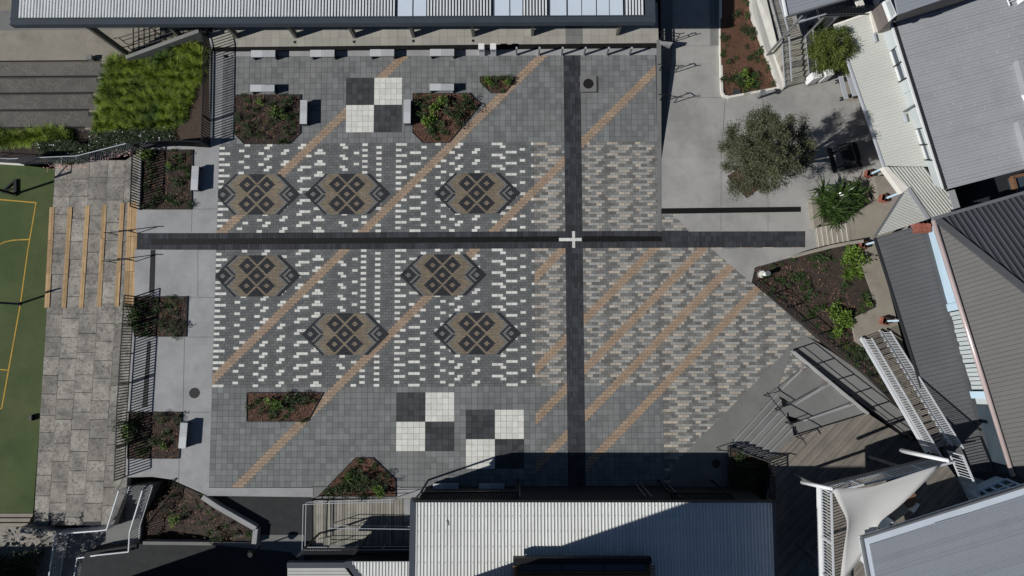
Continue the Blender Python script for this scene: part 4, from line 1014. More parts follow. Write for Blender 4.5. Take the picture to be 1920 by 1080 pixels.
q1 = [at(1759, 416, 5.05), hip, ongrid(1990, 600, d1), ongrid(1990, 950, d1), ongrid(1912, 885, d1), at(1902, 885, 5.05)]
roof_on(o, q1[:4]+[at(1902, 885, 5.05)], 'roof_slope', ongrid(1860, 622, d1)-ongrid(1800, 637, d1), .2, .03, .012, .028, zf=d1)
d2 = plane([at(1757, 410, 5.05), at(1925, 362, 5.05), hip])
q2 = [at(1757, 410, 5.05), ongrid(1990, 343, d2), ongrid(1990, 590, d2), hip]
gd = (at(1925, 362, 5.05)-at(1757, 410, 5.05)).normalized()
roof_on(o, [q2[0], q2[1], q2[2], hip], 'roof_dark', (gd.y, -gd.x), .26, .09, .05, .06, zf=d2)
e = MB(); e.beam(at(1757, 411, 5.12), hip+Vector((0, 0, .08)), .3, .08); e.build('hip_cap', 'roof_mid', o)
e = MB(); e.beam(at(1748, 410.5, 5.1), ongrid(1990, 341, d2)+Vector((0, 0, .05)), .14, .14); e.build('gutter', 'steel_grey', o)
e = MB(); e.solid(P(4.9, (1775, 440), (1990, 380), (1990, 890), (1900, 890)), 0); e.build('wall', 'wall_taupe', o)
ch = MB()
for k in range(6):
    for i in range(3):
        for j in range(2 if k % 2 else 2):
            p = at(1729, 428, 4.0+k*.085); ch.box((p.x-.2+.2*i, p.y-.1+.2*j, 3.6+k*.17), .19, .19, .16, -.27, random.random())
ch.build('chimney', 'brick_red', o)
for px, py in ((1660, 371), (1632, 325), (1662, 602), (1622, 458)):
    zb_ = 0.0 if px == 1632 else .9; p = at(px, py, zb_+.37); pr_ = thing('brick_pier', {1660: 'red brick pier at the landing corner beside the strap-leaved clump', 1632: 'red brick pier in the yard just above the strap-leaved clump', 1662: 'red brick pier at the foot of the white stair', 1622: 'red brick pier at the end of the curved garden wall'}[px], 'brick pier', (p.x, p.y, zb_), 'red brick verandah piers')
    for k in range(2):
        for ii in range(2):
            c = MB(); ox, oy = ((-.085+.17*ii, 0) if k % 2 else (0, -.085+.17*ii)); sx_, sy_ = (.16, .33) if k % 2 else (.33, .16)
            c.box((p.x+ox*math.cos(-.27)-oy*math.sin(-.27), p.y+ox*math.sin(-.27)+oy*math.cos(-.27), zb_+.02+.175*k), sx_, sy_, .165, -.27, random.random()); c.build('brick', 'brick_red', pr_)
    c = MB(); c.box((p.x, p.y, zb_), .3, .3, .36, -.27); c.build('mortar_core', 'mortar', pr_)
    c = MB(); c.beam((p.x+.1, p.y, zb_+.36), (p.x+.12, p.y, 3.3), .09, .09); tag(c.build('verandah_post', 'wall_blue'), {1660: 'pale post on the brick pier at the landing corner', 1632: 'pale post on the brick pier just above the strap-leaved clump', 1662: 'pale post on the brick pier at the foot of the white stair', 1622: 'pale post on the brick pier by the curved garden wall'}[px], 'post')
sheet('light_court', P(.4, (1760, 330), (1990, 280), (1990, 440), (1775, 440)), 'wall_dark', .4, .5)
o2 = thing('timber_frame_box', 'timber-framed glazed box in the dark court between the school roofs', 'skylight', at(1910, 345, 1.5))
q = P(1.6, (1897, 333), (1950, 320), (1950, 372), (1908, 372))
for i in range(4): e = MB(); e.beam(q[i], q[(i+1) % 4], .14, .25); e.build('frame', 'timber_frame', o2)
e = MB(); e.solid([p+Vector((0, 0, -.05)) for p in q], 1.3); e.build('pane', 'window_glass', o2)
# --- lower right block with fine corrugated roof
o = thing('corner_block', 'block with finely corrugated steel roof and pale flashing at the bottom right corner', 'building', at(1800, 1000, 7))
q = P(7.0, (1617, 1009), (1930, 909), (1990, 900), (1990, 1160), (1645, 1160)); b = MB(); b.solid(q, 6.7, .5, True); b.build('edge_flashing', 'flash_pale', o)
q = P(7.04, (1630, 1021), (1990, 906.5), (1990, 1160), (1655, 1160)); roof_on(o, q, 'roof_steel', at(1900, 972, 7)-at(1650, 1046, 7), .082, .06, .012, .022, zf=plane(q))
e = MB(); e.solid(P(6.7, (1735, 1020), (1990, 945), (1990, 1160), (1735, 1160)), 0); e.build('wall', 'wall_blue', o)
e = MB(); e.beam(at(1616, 1008, 6.95), at(1990, 889.5, 6.95), .08, .16); e.beam(at(1615, 1009, 6.95), at(1643, 1160, 6.95), .08, .16); e.build('gutter', 'steel_grey', o)
o = thing('glazed_lean_to', 'small glazed lean-to with pale frame tucked against the corner block', 'conservatory', at(1860, 920, 5.4))
q = P(5.2, (1822, 930), (1885, 903), (1935, 903), (1850, 938)); 
qa, qb, qc, qd = at(1824, 926, 4.9), at(1886, 898, 4.9), at(1918, 912, 5.6), at(1850, 940, 5.6)
e = MB(); e.add([qa, qb, qc, qd], [(0, 1, 2, 3)]); e.build('pane', 'window_glass', o)
for i in range(5):
    e = MB(); e.beam(lerp(qa, qb, i/4)+Vector((0, 0, .03)), lerp(qd, qc, i/4)+Vector((0, 0, .03)), .09, .06); e.build('bar', 'wall_blue', o)
for t in (0, .5, 1): e = MB(); e.beam(lerp(qa, qd, t)+Vector((0, 0, .05)), lerp(qb, qc, t)+Vector((0, 0, .05)), .09, .06); e.build('bar', 'wall_blue', o)
e = MB(); e.solid([qa-Vector((0, 0, .1)), qb-Vector((0, 0, .1)), qc-Vector((0, 0, .1)), qd-Vector((0, 0, .1))], 4.3); e.build('wall', 'wall_blue', o)
# --- upper deck, sail and furniture
b = MB(); b.solid(P(4.24, (1538, 913), (1765, 857), (1800, 905), (1840, 985), (1700, 1160), (1545, 1160)), 3.95); 
ud = struct('upper_deck', b, 'wall_dark')
boards('deck_board', [(1538, 913), (1765, 857), (1800, 905), (1840, 985), (1700, 1160), (1545, 1160)], 4.3, dd, .1, .012, 'deck', parent=ud)
e = MB(); e.beam(at(1537, 913, 4.15), at(1542, 1150, 4.15), .12, .4); e.build('fascia', 'white_paint', ud)
e = MB(); e.beam(at(1537, 913, 4.15), at(1765, 857, 4.15), .1, .4); e.build('fascia', 'steel_grey', ud)
for px, py in ((1545, 918), (1550, 1060), (1700, 880), (1760, 866)):
    p = at(px, py, 4.2); e = MB(); e.beam(Vector((p.x, p.y, .9)), Vector((p.x, p.y, 4.0)), .12, .12); e.build('prop', 'steel_grey', ud)
def post(label, a, b_, r0, r1, m_='white_paint'):
    e = MB(); e.tube([a, b_], r0, 10, .5, r1); return tag(e.build('sail_post', m_, None, True), label, 'post')
c1, c2, c3 = at(1560, 916.5, 6.7), at(1764, 871, 7.0), at(1574, 1100, 6.2)
post('leaning white sail post at the upper left corner of the shade sail', at(1504, 904, 4.3), c1+Vector((0, 0, .05)), .09, .07)
post('leaning white sail post at the upper right tip of the shade sail', at(1690, 845, 4.3), at(1779, 864, 7.1), .1, .08)
post('dim leaning sail post below the left white balustrade', at(1505, 1028, 1.1), at(1548, 1078, 4.6), .07, .06, 'steel_grey')
o = thing('shade_sail', 'pale triangular shade sail stretched over the upper deck', 'shade sail', c1)
b = MB(); n = 18; idx = {}; V = []
cen = (c1+c2+c3)/3
for i in range(n+1):
    for j in range(n+1-i):
        k = n-i-j; u, v, w_ = i/n, j/n, k/n
        p = c1*u+c2*v+c3*w_
        pull = .0
        for e1, e2, opp, amt in ((u, v, w_, .22), (u, w_, v, .40), (v, w_, u, .30)):
            pull += amt*4*e1*e2*max(0, 1-opp*2.6)
        p = p+(cen-p).normalized()*pull*1.35 if (cen-p).length > 1e-6 else p
        p.z = p.z-.9*(27*u*v*w_)*.25
        idx[(i, j)] = len(V); V.append(p)
Fs = []
for i in range(n):
    for j in range(n-i):
        Fs.append((idx[(i, j)], idx[(i+1, j)], idx[(i, j+1)]))
        if i+j < n-1: Fs.append((idx[(i+1, j)], idx[(i+1, j+1)], idx[(i, j+1)]))
b.add(V, Fs); cl = b.build('sail_cloth', 'sail_cloth', o, True); cl.modifiers.new('cloth_thickness', 'SOLIDIFY').thickness = .012
for a, b_ in ((c1, at(1557, 917, 6.75)), (c2, at(1777, 864.5, 7.05)), (c3, c3+Vector((-.1, -.6, -.1)))): e = MB(); e.tube([a, b_], .015, 6); e.build('cable', 'steel_grey', o)
def chair(label, p, rz):
    o = thing('chair', label, 'chair', p, 'white chairs under the shade sail'); o.rotation_euler = (0, 0, rz)
    def part(nm, mb): 
        me = mb.mesh(nm); me.materials.append(MATS['white_plastic']); c = bpy.data.objects.new(nm, me); C.objects.link(c); c.parent = o
    m1 = MB(); m1.box((0, 0, .43), .46, .44, .04); part('seat', m1)
    m1 = MB(); m1.add([(-.22, .2, .46), (.22, .2, .46), (.22, .3, .85), (-.22, .3, .85), (-.22, .23, .46), (.22, .23, .46), (.22, .33, .85), (-.22, .33, .85)], [(0, 1, 2, 3), (7, 6, 5, 4), (3, 2, 6, 7), (0, 3, 7, 4), (1, 5, 6, 2)]); part('backrest', m1)
    for x in (-.2, .2):
        for y in (-.19, .19): m1 = MB(); m1.box((x, y, 0), .035, .035, .43); part('leg', m1)
    return o
chair('white chair furthest up the open edge of the shade sail', at(1686, 936, 4.3), -2.2)
chair('white chair in the middle of the open edge of the shade sail', at(1646, 977, 4.3), -.6)
chair('white chair beside the corner of the finely corrugated roof', at(1611, 1036, 4.3), -2.6)
o = thing('round_table', 'round brown table beside the uppermost white chair', 'table', at(1700, 934, 4.3))
e = MB(); e.cyl(at(1700, 934, 4.98), .42, .03, 28); e.build('table_top', 'brown_seat', o)
p = at(1700, 934, 4.3); e = MB(); e.cyl(p, .04, .68, 8); e.build('stem', 'black_metal', o); e = MB(); e.cyl(p, .25, .03, 16); e.build('foot', 'black_metal', o)
o = thing('folding_table', 'small pale table tucked under the shade sail between the chairs', 'table', at(1668, 952, 4.3))
e = MB(); p = at(1668, 950, 4.3); e.box((p.x, p.y, 5.0), .7, .5, .03, .6); e.build('table_top', 'deck_light', o)
for dx in (-.25, .25):
    for dy in (-.18, .18): e = MB(); e.beam((p.x+dx, p.y+dy, 4.3), (p.x+dx, p.y+dy, 5.0), .03, .03); e.build('leg', 'black_metal', o)
# --- timber ramp and steps at the top right, with the steel roof above
o = thing('timber_steps', 'weathered timber steps and ramp with metal balusters beside the red mulch bed', 'steps', at(1490, 110, -.3))
steps(o, (1473, 163), (1516, 152), (1466, 76), (1508, 72), 8, -.38, .95, 'deck_light', zb=-1)
b = MB(); q = [(p.x, p.y) for p in P(.95, (1466, 76), (1508, 72), (1484, 32), (1464, -40), (1436, -40))]; dx_ = at(1508, 72, .95)-at(1466, 76, .95)
for s_ in strips(q, (dx_.x, dx_.y), .1, .012): b.solid([(x, y, .95+random.uniform(-.003, .003)) for x, y in s_], .7, random.random())
b.build('ramp_board', 'deck_light', o, kind='stuff')
for pts in ([at(1470.5, 165, -.38), at(1465, 78, .95), at(1437, -20, 1.0)], [at(1517, 152, -.38), at(1509, 72, .95)]):
    for i in range(len(pts)-1):
        a, c = pts[i], pts[i+1]
        e = MB(); e.beam(a+Vector((0, 0, .95)), c+Vector((0, 0, .95)), .06, .05); e.build('rail', 'galv', o)
        e = MB(); e.beam(a+Vector((0, 0, .1)), c+Vector((0, 0, .1)), .04, .04); e.build('rail', 'galv', o)
        b = MB(); b.solid([(-.01, -.01, .85), (.01, -.01, .85), (.01, .01, .85), (-.01, .01, .85)], 0); pm = b.mesh('baluster'); pm.materials.append(MATS['steel_grey'])
        k = int((c-a).length/.12)
        for j in range(k): inst('baluster', pm, lerp(a, c, (j+.5)/k)+Vector((0, 0, .1)), o)
b = MB(); b.solid([at(1406, -40, -.2), at(1428, -40, -.1), at(1452, 60, -.1), at(1474, 150, -.25), at(1469, 166, -.3), at(1460, 163, -.3), at(1434, 90, -.2), at(1412, 25, -.2)], -1.2)
tag(b.build('ramp_wall', 'concrete_pale'), 'broad pale concrete wall sloping between the red mulch bed and the timber steps', 'wall')
o = thing('steel_canopy', 'blue-grey steel canopy roof on slanting-looking posts above the timber ramp', 'canopy', at(1510, 10, 4.2))
q = P(4.1, (1462, -40), (1475, 30.5), (1620, -12), (1620, -50)); roof_on(o, q, 'roof_steel', at(1560, 3, 4.1)-at(1480, 25, 4.1), .17, .06, .02, .02, zf=plane(q))
e = MB(); e.beam(at(1462, -30, 4.1), at(1474.5, 31, 4.1), .08, .16); e.build('fascia', 'white_paint', o); e = MB(); e.beam(at(1474, 31.5, 4.08), at(1620, -11, 4.08), .08, .14); e.build('fascia', 'steel_grey', o)
for (x, y, z), zt_ in (((1438.5, 103, -.25), 4.0), ((1508.5, 70, .95), 3.0)):
    p = at(x, y, z); e = MB(); e.tube([p, Vector((p.x, p.y, zt_))], .06, 10); e.build('post', 'steel_grey', o)
e = MB(); e.beam(at(1489, 44, 2.9), at(1549, 26, 2.9), .1, .14); e.build('beam', 'galv', o)
o = thing('balcony', 'dark grated balcony between the steel canopy and the cream verandah', 'balcony', at(1580, 20, 2.8))
b = MB(); q = [(p.x, p.y) for p in P(2.8, (1497, 42), (1546, 28), (1640, 24), (1655, -10), (1560, -10))]
for s_ in strips(q, (at(1560, 30, 2.8)-at(1570, 5, 2.8))[:2], .09, .03): b.solid([(x, y, 2.8) for x, y in s_], 2.72, .3, True)
b.build('grating', 'slate_trim', o, kind='stuff')
e = MB(); e.beam(at(1546, 29, 2.8), at(1640, 26, 2.8), .1, .2); e.build('edge_beam', 'steel_grey', o)
k = 16
for i in range(k): p = lerp(at(1546, 29, 2.8), at(1640, 26, 2.8), i/k); e = MB(); e.beam(p, p+Vector((0, 0, .9)), .03, .03); e.build('baluster', 'black_metal', o)
e = MB(); e.beam(at(1546, 29, 3.7), at(1640, 26, 3.7), .05, .05); e.build('rail', 'black_metal', o)
for px, py in ((1570, 30), (1640, 28)): p = at(px, py, 2.7); e = MB(); e.beam(Vector((p.x, p.y, -.7)), p, .12, .12); e.build('post', 'steel_grey', o)
b = MB(); b.solid(P(2.6, (1600, 0), (1650, -10), (1660, -60), (1590, -60)), -.7); tag(b.build('link_wall', 'wall_dark'), 'dark recessed wall behind the grated balcony', 'wall')
e = MB(); e.beam(at(1606, -8, 3.4), at(1614, 12, 3.4), .35, .1); tag(e.build('wall_cap', 'cream_paint'), 'cream wall end cap above the grated balcony', 'wall cap')
# ================================================================ STREET FURNITURE
def make_bench(label):
    o = thing('bench', label, 'bench', (0, 0, 0), 'pale slatted benches round the plaza')
    def part(nm, mb, m_, kind=None):
        me = mb.mesh(nm); me.materials.append(MATS[m_]); c = bpy.data.objects.new(nm, me); C.objects.link(c); c.parent = o
        if kind: c['kind'] = kind
    L, W, H = 1.30, .37, .46
    b = MB(); b.box((-L/2+.3, 0, H-.04), .6, W, .04); part('seat_panel', b, 'bench_top')
    b = MB()
    for i in range(17): b.box((-L/2+.62+.0405*i, 0, H-.04), .031, W, .036, 0, random.random())
    part('slat', b, 'bench_top', 'stuff')
    b = MB(); b.box((0, W/2-.02, H-.085), L, .03, .045); b.box((0, -W/2+.02, H-.085), L, .03, .045); part('rail', b, 'steel_grey')
    for x in (-L/2+.06, L/2-.06): b = MB(); b.box((x, 0, 0), .07, W-.04, H-.085); part('leg', b, 'bench_leg')
    b = MB(); b.box((0, 0, 0), L-.2, .06, H-.1); part('spine', b, 'bench_leg')
    return o
bn = make_bench('leftmost of the four benches along the dark strip drain under the walkway')
def put_bench(px, py, rz, label, first=[True]):
    p = at(px, py, .46)
    if first[0]: first[0] = False; bn.location = (p.x, p.y, 0.004); bn.rotation_euler = (0, 0, rz); bn['label'] = label; return bn
    return dup(bn, (p.x, p.y, 0.004), rz, label)
put_bench(493.5, 100.5, 0, 'leftmost of the four benches along the dark strip drain under the walkway')
put_bench(604.5, 99.8, 0, 'second from left of the four benches along the dark strip drain')
put_bench(716.5, 98.8, 0, 'third from left of the four benches along the dark strip drain')
put_bench(829, 98.2, 0, 'rightmost of the four benches along the dark strip drain, left of the two bins')
put_bench(492, 165.2, 0, 'pale bench standing just above the upper left planting bed')
put_bench(828.5, 163.2, 0, 'pale bench standing just above the planting bed right of the upper checker board')
put_bench(569, 209.5, math.pi/2, 'pale bench set end-on along the right side of the upper left planting bed')
put_bench(763.2, 208.5, math.pi/2, 'pale bench between the upper checker board and the planting bed right of it')
put_bench(365, 333.5, math.pi/2-.02, 'pale bench on the concrete beside the bed above the timber seats')
put_bench(343, 816.5, math.pi/2-.05, 'pale bench on the concrete beside the lowest of the left beds')
put_bench(836, 914, 0, 'left one of two shaded benches in front of the classroom roof')
put_bench(922, 914, 0, 'right one of two shaded benches in front of the classroom roof')
def bin_(px, py, label):
    p = at(px, py, 0); o = thing('litter_bin', label, 'litter bin', p, 'two white bins by the benches')
    b = MB(); b.box((p.x, p.y+.14, 0), .29, .3, .86); b.build('body', 'bench_top', o)
    b = MB(); b.box((p.x, p.y+.14, .87), .31, .32, .05); b.build('lid', 'white_plastic', o)
    b = MB(); b.box((p.x, p.y-.012, .62), .2, .01, .12); b.build('opening', 'wall_dark', o)
bin_(904, 105.5, 'left one of the pair of white square bins by the strip drain'); bin_(925.5, 105.5, 'right one of the pair of white square bins by the strip drain')
for i, px in enumerate((968.5, 1010.5, 1053, 1095, 1137.5, 1179.5)):
    p = at(px, 103.2, 0); o = thing('bollard', ['first grey bollard in the row of six, nearest the white bins', 'second grey bollard in the row of six, at the head of a tan stripe', 'third grey bollard in the row of six, left of the dark cross band', 'fourth grey bollard in the row of six, right of the dark cross band', 'fifth grey bollard in the row of six', 'last grey bollard in the row of six, nearest the side steps'][i], 'bollard', p, 'row of grey bollards')
    b = MB(); b.box((p.x, p.y, 0), .085, .1, .84); b.build('shaft', 'steel_grey', o); b = MB(); b.box((p.x, p.y, .84), .09, .105, .03); b.build('cap', 'galv', o)
    b = MB(); b.box((p.x, p.y, .004), .15, .16, .02); b.build('foot', 'concrete', o)
def cover(px, py, r, label, sq=False, z=.004):
    p = at(px, py, z); o = thing('manhole_cover', label, 'manhole cover', p)
    if sq: b = MB(); b.box((p.x, p.y, z-.01), .88, .88, .012); b.build('surround', 'concrete_dim', o)
    b = MB(); b.cyl((p.x, p.y, z), r, .012, 28); b.build('lid', 'drain_black', o)
    b = MB(); 
    for k in range(-3, 4): b.box((p.x, p.y+k*r*.24, z+.012), r*1.6*math.sqrt(max(.05, 1-(k*.24)**2)), .012, .004)
    b.build('tread_bar', 'joint', o, kind='stuff')
    for dx in (-1, 1): b = MB(); b.box((p.x+dx*r*.98, p.y, z), .05, .04, .014); b.build('lifting_lug', 'drain_black', o)
cover(1103, 157, .27, 'round black manhole cover in a square concrete surround near the tan stripe', True)
cover(364.5, 737, .27, 'dark round manhole cover in the pale concrete above the lowest left bed')
cover(1343, 869, .22, 'dark round manhole cover in the shade of the classroom roof', z=.012)
for i, (px, py) in enumerate(((553, 79), (664, 78.5), (775, 77), (887, 76.5))):
    p = at(px, py, .005); o = thing('floor_drain', ['first small round floor drain beside a walkway column, counted from the left', 'second small round floor drain beside a walkway column', 'third small round floor drain beside a walkway column', 'fourth small round floor drain, above the white bins'][i], 'floor drain', p)
    b = MB(); b.cyl(p, .085, .008, 18); b.build('rim', 'steel_grey', o); b = MB(); b.cyl(p+Vector((0, 0, .003)), .065, .008, 18); b.build('grille', 'drain_black', o)
p = at(1429.5, 515, .03); o = thing('bollard_light', 'pale bollard light on a round concrete foot at the tip of the mulched garden', 'light', p)
b = MB(); b.cyl(p, .28, .05, 32); b.build('foot', 'concrete', o); b = MB(); b.cyl(p, .2, .07, 32); b.build('base_plate', 'cream_paint', o)
b = MB(); b.cyl(p, .1, .72, 20); b.build('shaft', 'white_plastic', o, True); b = MB(); b.cyl(p+Vector((0, 0, .72)), .13, .05, 24); b.build('cap', 'steel_grey', o)
p = at(1420, 184, zr(184)); o = thing('drinking_fountain', 'grey drinking fountain standing on the concrete below the red mulch bed', 'drinking fountain', p)
b = MB(); b.cyl(p, .07, .75, 12); b.build('pedestal', 'steel_grey', o); b = MB(); b.cyl(p+Vector((0, 0, .75)), .1, .1, 16, .5, .17); b.build('bowl', 'concrete_dim', o); b = MB(); b.tube([p+Vector((.1, 0, .8)), p+Vector((.14, 0, .98)), p+Vector((.05, 0, 1.0))], .015, 6); b.build('spout', 'galv', o)
for i, (x0_, y0_, x1_, y1_) in enumerate(((1576, 143, 1587, 186), (1590, 138, 1603, 180))):
    a, c = at(x0_, y0_, .2), at(x1_, y1_, .2); o = thing('aluminium_bench', ['left one of two slim aluminium benches beside the cream verandah roof', 'right one of two slim aluminium benches, close under the cream verandah roof'][i], 'bench', (a+c)/2)
    nn = (c-a).normalized(); nn = Vector((-nn.y, nn.x, 0))
    for k in (-1, 0, 1): b = MB(); b.beam(a+nn*k*.085, c+nn*k*.085, .075, .04); b.build('plank', 'galv', o)
    for t in (.12, .88): b = MB(); q = lerp(a, c, t); b.beam(q-nn*.3-Vector((0, 0, .06)), q+nn*.3-Vector((0, 0, .06)), .06, .05); b.beam(Vector((q.x, q.y, -.4)), q, .06, .06); b.build('leg', 'wall_dark', o)
o = thing('picnic_table', 'dark timber picnic table in the shade of the olive tree', 'picnic table', at(1588, 296, 0))
a, c = at(1583, 269, .72), at(1596, 316, .72); dn = (c-a).normalized(); nn = Vector((-dn.y, dn.x, 0))
for k in range(4): b = MB(); b.beam(a+nn*(k-1.5)*.17, c+nn*(k-1.5)*.17, .15, .04, random.random()); b.build('table_plank', 'wall_dark', o)
for s_ in (-1, 1):
    for k in (0, 1): b = MB(); off = nn*s_*(.62+.13*k)-Vector((0, 0, .28)); b.beam(a+off, c+off, .115, .04); b.build('seat_plank', 'wall_dark', o)
for t in (.2, .8): b = MB(); q = lerp(a, c, t); b.beam(q-nn*.75-Vector((0, 0, .33)), q+nn*.75-Vector((0, 0, .33)), .07, .08); b.beam(q-nn*.5-Vector((0, 0, .68)), q-nn*.2, .07, .07); b.beam(q+nn*.5-Vector((0, 0, .68)), q+nn*.2, .07, .07); b.build('trestle', 'wall_dark', o)
for i, (px, py) in enumerate(((1531, 141), (1554, 136))):
    p = at(px, py, .4); o = thing('outdoor_unit', ['larger white outdoor unit at the foot of the bushy lime-green tree', 'smaller white outdoor unit beside the bushy lime-green tree'][i], 'air conditioner', (p.x, p.y, -.4), 'white outdoor units')
    b = MB(); b.box((p.x, p.y, -.4), .5-.06*i, .36, .85, .25); b.build('casing', 'white_plastic', o)
    b = MB(); 
    for k in range(5): b.box((p.x-.16+.08*k, p.y, .452), .02, .28, .006, .25)
    b.build('louvre', 'steel_grey', o, kind='stuff'); b = MB(); b.box((p.x, p.y, -.42), .54, .4, .03, .25); b.build('plinth', 'concrete_dim', o)
# court equipment
o = thing('basketball_hoop', 'black basketball hoop on a braced pole at the top left edge of the green court', 'basketball hoop', at(28, 364, -2.7))
p = at(28, 364, -2.7); tp = p+Vector((0, 0, 3.4))
b = MB(); b.tube([p, tp], .07, 10); b.build('pole', 'black_metal', o)
b = MB(); q0, q1, q2 = at(30, 337, -2.66), at(30, 366, -2.66), at(4, 360, -2.66); b.beam(q0, q1, .15, .16); b.beam(q1, q2, .1, .12); b.beam(q0, q2, .1, .12); b.beam(lerp(q0, q1, .5), q2, .07, .1); b.build('base_frame', 'black_metal', o)
b = MB(); b.beam(tp+Vector((0, 0, -.3)), tp+Vector((.2, 1.0, -.2)), .06, .06); b.beam(tp+Vector((0, 0, -.9)), tp+Vector((.2, 1.0, -.2)), .05, .05); b.build('brace', 'black_metal', o)
b = MB(); b.beam(tp+Vector((-.6, 1.05, -.15)), tp+Vector((1.0, 1.05, -.15)), .04, .9); b.build('backboard', 'black_metal', o)
rg = MB(); ce = tp+Vector((.2, 1.35, -.45)); rg.tube([ce+Vector((math.cos(a/16*6.283)*.23, math.sin(a/16*6.283)*.23, 0)) for a in range(17)], .015, 5); rg.build('ring', 'black_metal', o)
o = thing('net_post', 'dark blue net post leaning over the left edge of the green court', 'post', at(36, 570, -2.7))
p = at(36, 570, -2.7); b = MB(); b.tube([p, p+Vector((0, 0, 2.2))], .06, 10); b.build('pole', 'navy_paint', o); b = MB(); b.beam(p+Vector((-.1, 0, 2.0)), p+Vector((.35, .1, 2.15)), .08, .12); b.build('winch', 'black_metal', o); b = MB(); b.cyl(p, .12, .04, 16); b.build('foot', 'black_metal', o)
p = at(62, 783, -2.7); o = thing('speaker_box', 'small black box lying on the green court', 'box', p); b = MB(); b.box(p, .17, .3, .22); b.build('case', 'black_metal', o); b = MB(); b.box(p+Vector((0, 0, .22)), .12, .22, .01); b.build('lid', 'drain_black', o)
p = at(489, 1024, -.44); o = thing('lamp_post', 'black lamp post with round head on the asphalt beside the retained bed', 'lamp post', p)
b = MB(); b.tube([p, p+Vector((0, 0, 1.25))], .035, 8); b.build('pole', 'black_metal', o); b = MB(); b.cyl(p+Vector((0, 0, 1.2)), .2, .16, 20, .5, .12); b.build('lamp_head', 'black_metal', o)
b = MB(); b.box(at(173, 111, -1.2), .3, .25, .3); o = b.build('storage_box', 'concrete_dim'); tag(o, 'small grey box standing on the forecourt edge above the cracked seat terraces', 'box')

# ================================================================ PLANTING
def leaf_quad(mb, p, d, ln, wd, t, roll=None):
    d = d.normalized(); s_ = d.cross(Vector((random.gauss(0, .4), random.gauss(0, .4), 1)))
    if s_.length < .01: s_ = Vector((1, 0, 0))
    s_.normalize(); m1 = p+d*ln*.45
    mb.add([p, m1+s_*wd/2, p+d*ln-Vector((0, 0, ln*.12)), m1-s_*wd/2], [(0, 1, 2, 3)], t)
def shrub_mesh(name, m_, seed, r=.3, h=.35, n=150, ln=.09, wd=.045, clumps=7):
    random.seed(seed); b = MB()
    cs = [(Vector((random.gauss(0, r*.5), random.gauss(0, r*.5), random.uniform(.3, 1)*h)), random.uniform(.35, .6)*r) for _ in range(clumps)]
    for i in range(clumps): b.tube([(0, 0, 0), cs[i][0]*.6, cs[i][0]], .008, 4, .1, .004)
    for i in range(n):
        c, rr = random.choice(cs); d = Vector((random.gauss(0, 1), random.gauss(0, 1), random.gauss(.35, .8))).normalized()
        p = c+d*rr*random.uniform(.4, 1); p.z = max(.02, p.z)
        leaf_quad(b, p, d+Vector((0, 0, random.uniform(-.5, .3))), ln*random.uniform(.7, 1.3), wd*random.uniform(.7, 1.2), min(1, max(0, random.gauss(.5, .22))))
    me = b.mesh(name); me.materials.append(MATS[m_]); return me
def blade_mesh(name, m_, seed, n=110, ln=.45, wd=.014, spread=1.0, rise=1.0, base=.06, seg=3, w0=1.0):
    random.seed(seed); b = MB()
    for i in range(n):
        a = random.uniform(0, 6.283); tl = random.uniform(.15, 1)*spread; L = ln*random.uniform(.6, 1.15)
        d = Vector((math.cos(a)*tl, math.sin(a)*tl, rise)).normalized(); sd_ = Vector((-math.sin(a), math.cos(a), 0))
        p = Vector((random.gauss(0, base), random.gauss(0, base), 0)); t = min(1, max(0, random.gauss(.5, .25))); V = []; z = d.copy()
        for k in range(seg+1):
            f = k/seg; w_ = wd*(w0+(1-w0)*min(1, f*3))*(1-f**2.2)+.001
            V += [p+sd_*w_, p-sd_*w_]; p = p+z*(L/seg); z = (z+Vector((math.cos(a)*.35*tl, math.sin(a)*.35*tl, -.42*tl))).normalized()
        b.add(V, [(2*k, 2*k+1, 2*k+3, 2*k+2) for k in range(seg)], t)
    me = b.mesh(name); me.materials.append(MATS[m_]); return me
PL = {
 'dark': [shrub_mesh('shrub', 'leaf_dark', 11+i, .3, .38, 190) for i in range(3)],
 'mid': [shrub_mesh('shrub', 'leaf_mid', 21+i, .26, .34, 170, .1, .05) for i in range(3)],
 'lime': [shrub_mesh('shrub', 'leaf_lime', 31+i, .27, .45, 150, .13, .065) for i in range(3)],
 'tuft': [blade_mesh('tuft', 'leaf_mid', 41+i, 70, .34, .010, 1.0) for i in range(3)],
 'seedling': [shrub_mesh('seedling', 'leaf_mid', 51+i, .12, .16, 46, .08, .035, 4) for i in range(3)],
 'olive': [shrub_mesh('shrub', 'leaf_olive', 61+i, .28, .36, 200, .07, .025) for i in range(3)],
 'palm': [blade_mesh('fan_palm', 'leaf_lime', 71+i, 60, .5, .02, 1.3, .7, .02) for i in range(2)],
 'tall': [shrub_mesh('sapling', 'leaf_dark', 81+i, .3, 1.0, 260, .09, .04, 12) for i in range(3)],
}
PN = {'dark': 'shrub', 'mid': 'shrub', 'lime': 'shrub', 'tuft': 'grass_tuft', 'seedling': 'seedling', 'olive': 'shrub', 'palm': 'fan_palm', 'tall': 'sapling'}
PC = {'dark': 'shrub', 'mid': 'shrub', 'lime': 'shrub', 'tuft': 'grass', 'seedling': 'seedling', 'olive': 'shrub', 'palm': 'palm', 'tall': 'sapling'}
PD = {'dark': 'dark green leafy shrub', 'mid': 'mid green leafy shrub', 'lime': 'bright lime green shrub', 'tuft': 'green grassy tuft', 'seedling': 'tiny green seedling', 'olive': 'grey green fine-leaved shrub', 'palm': 'bright green fan-leaved palm', 'tall': 'dark green upright sapling'}
random.seed(99)
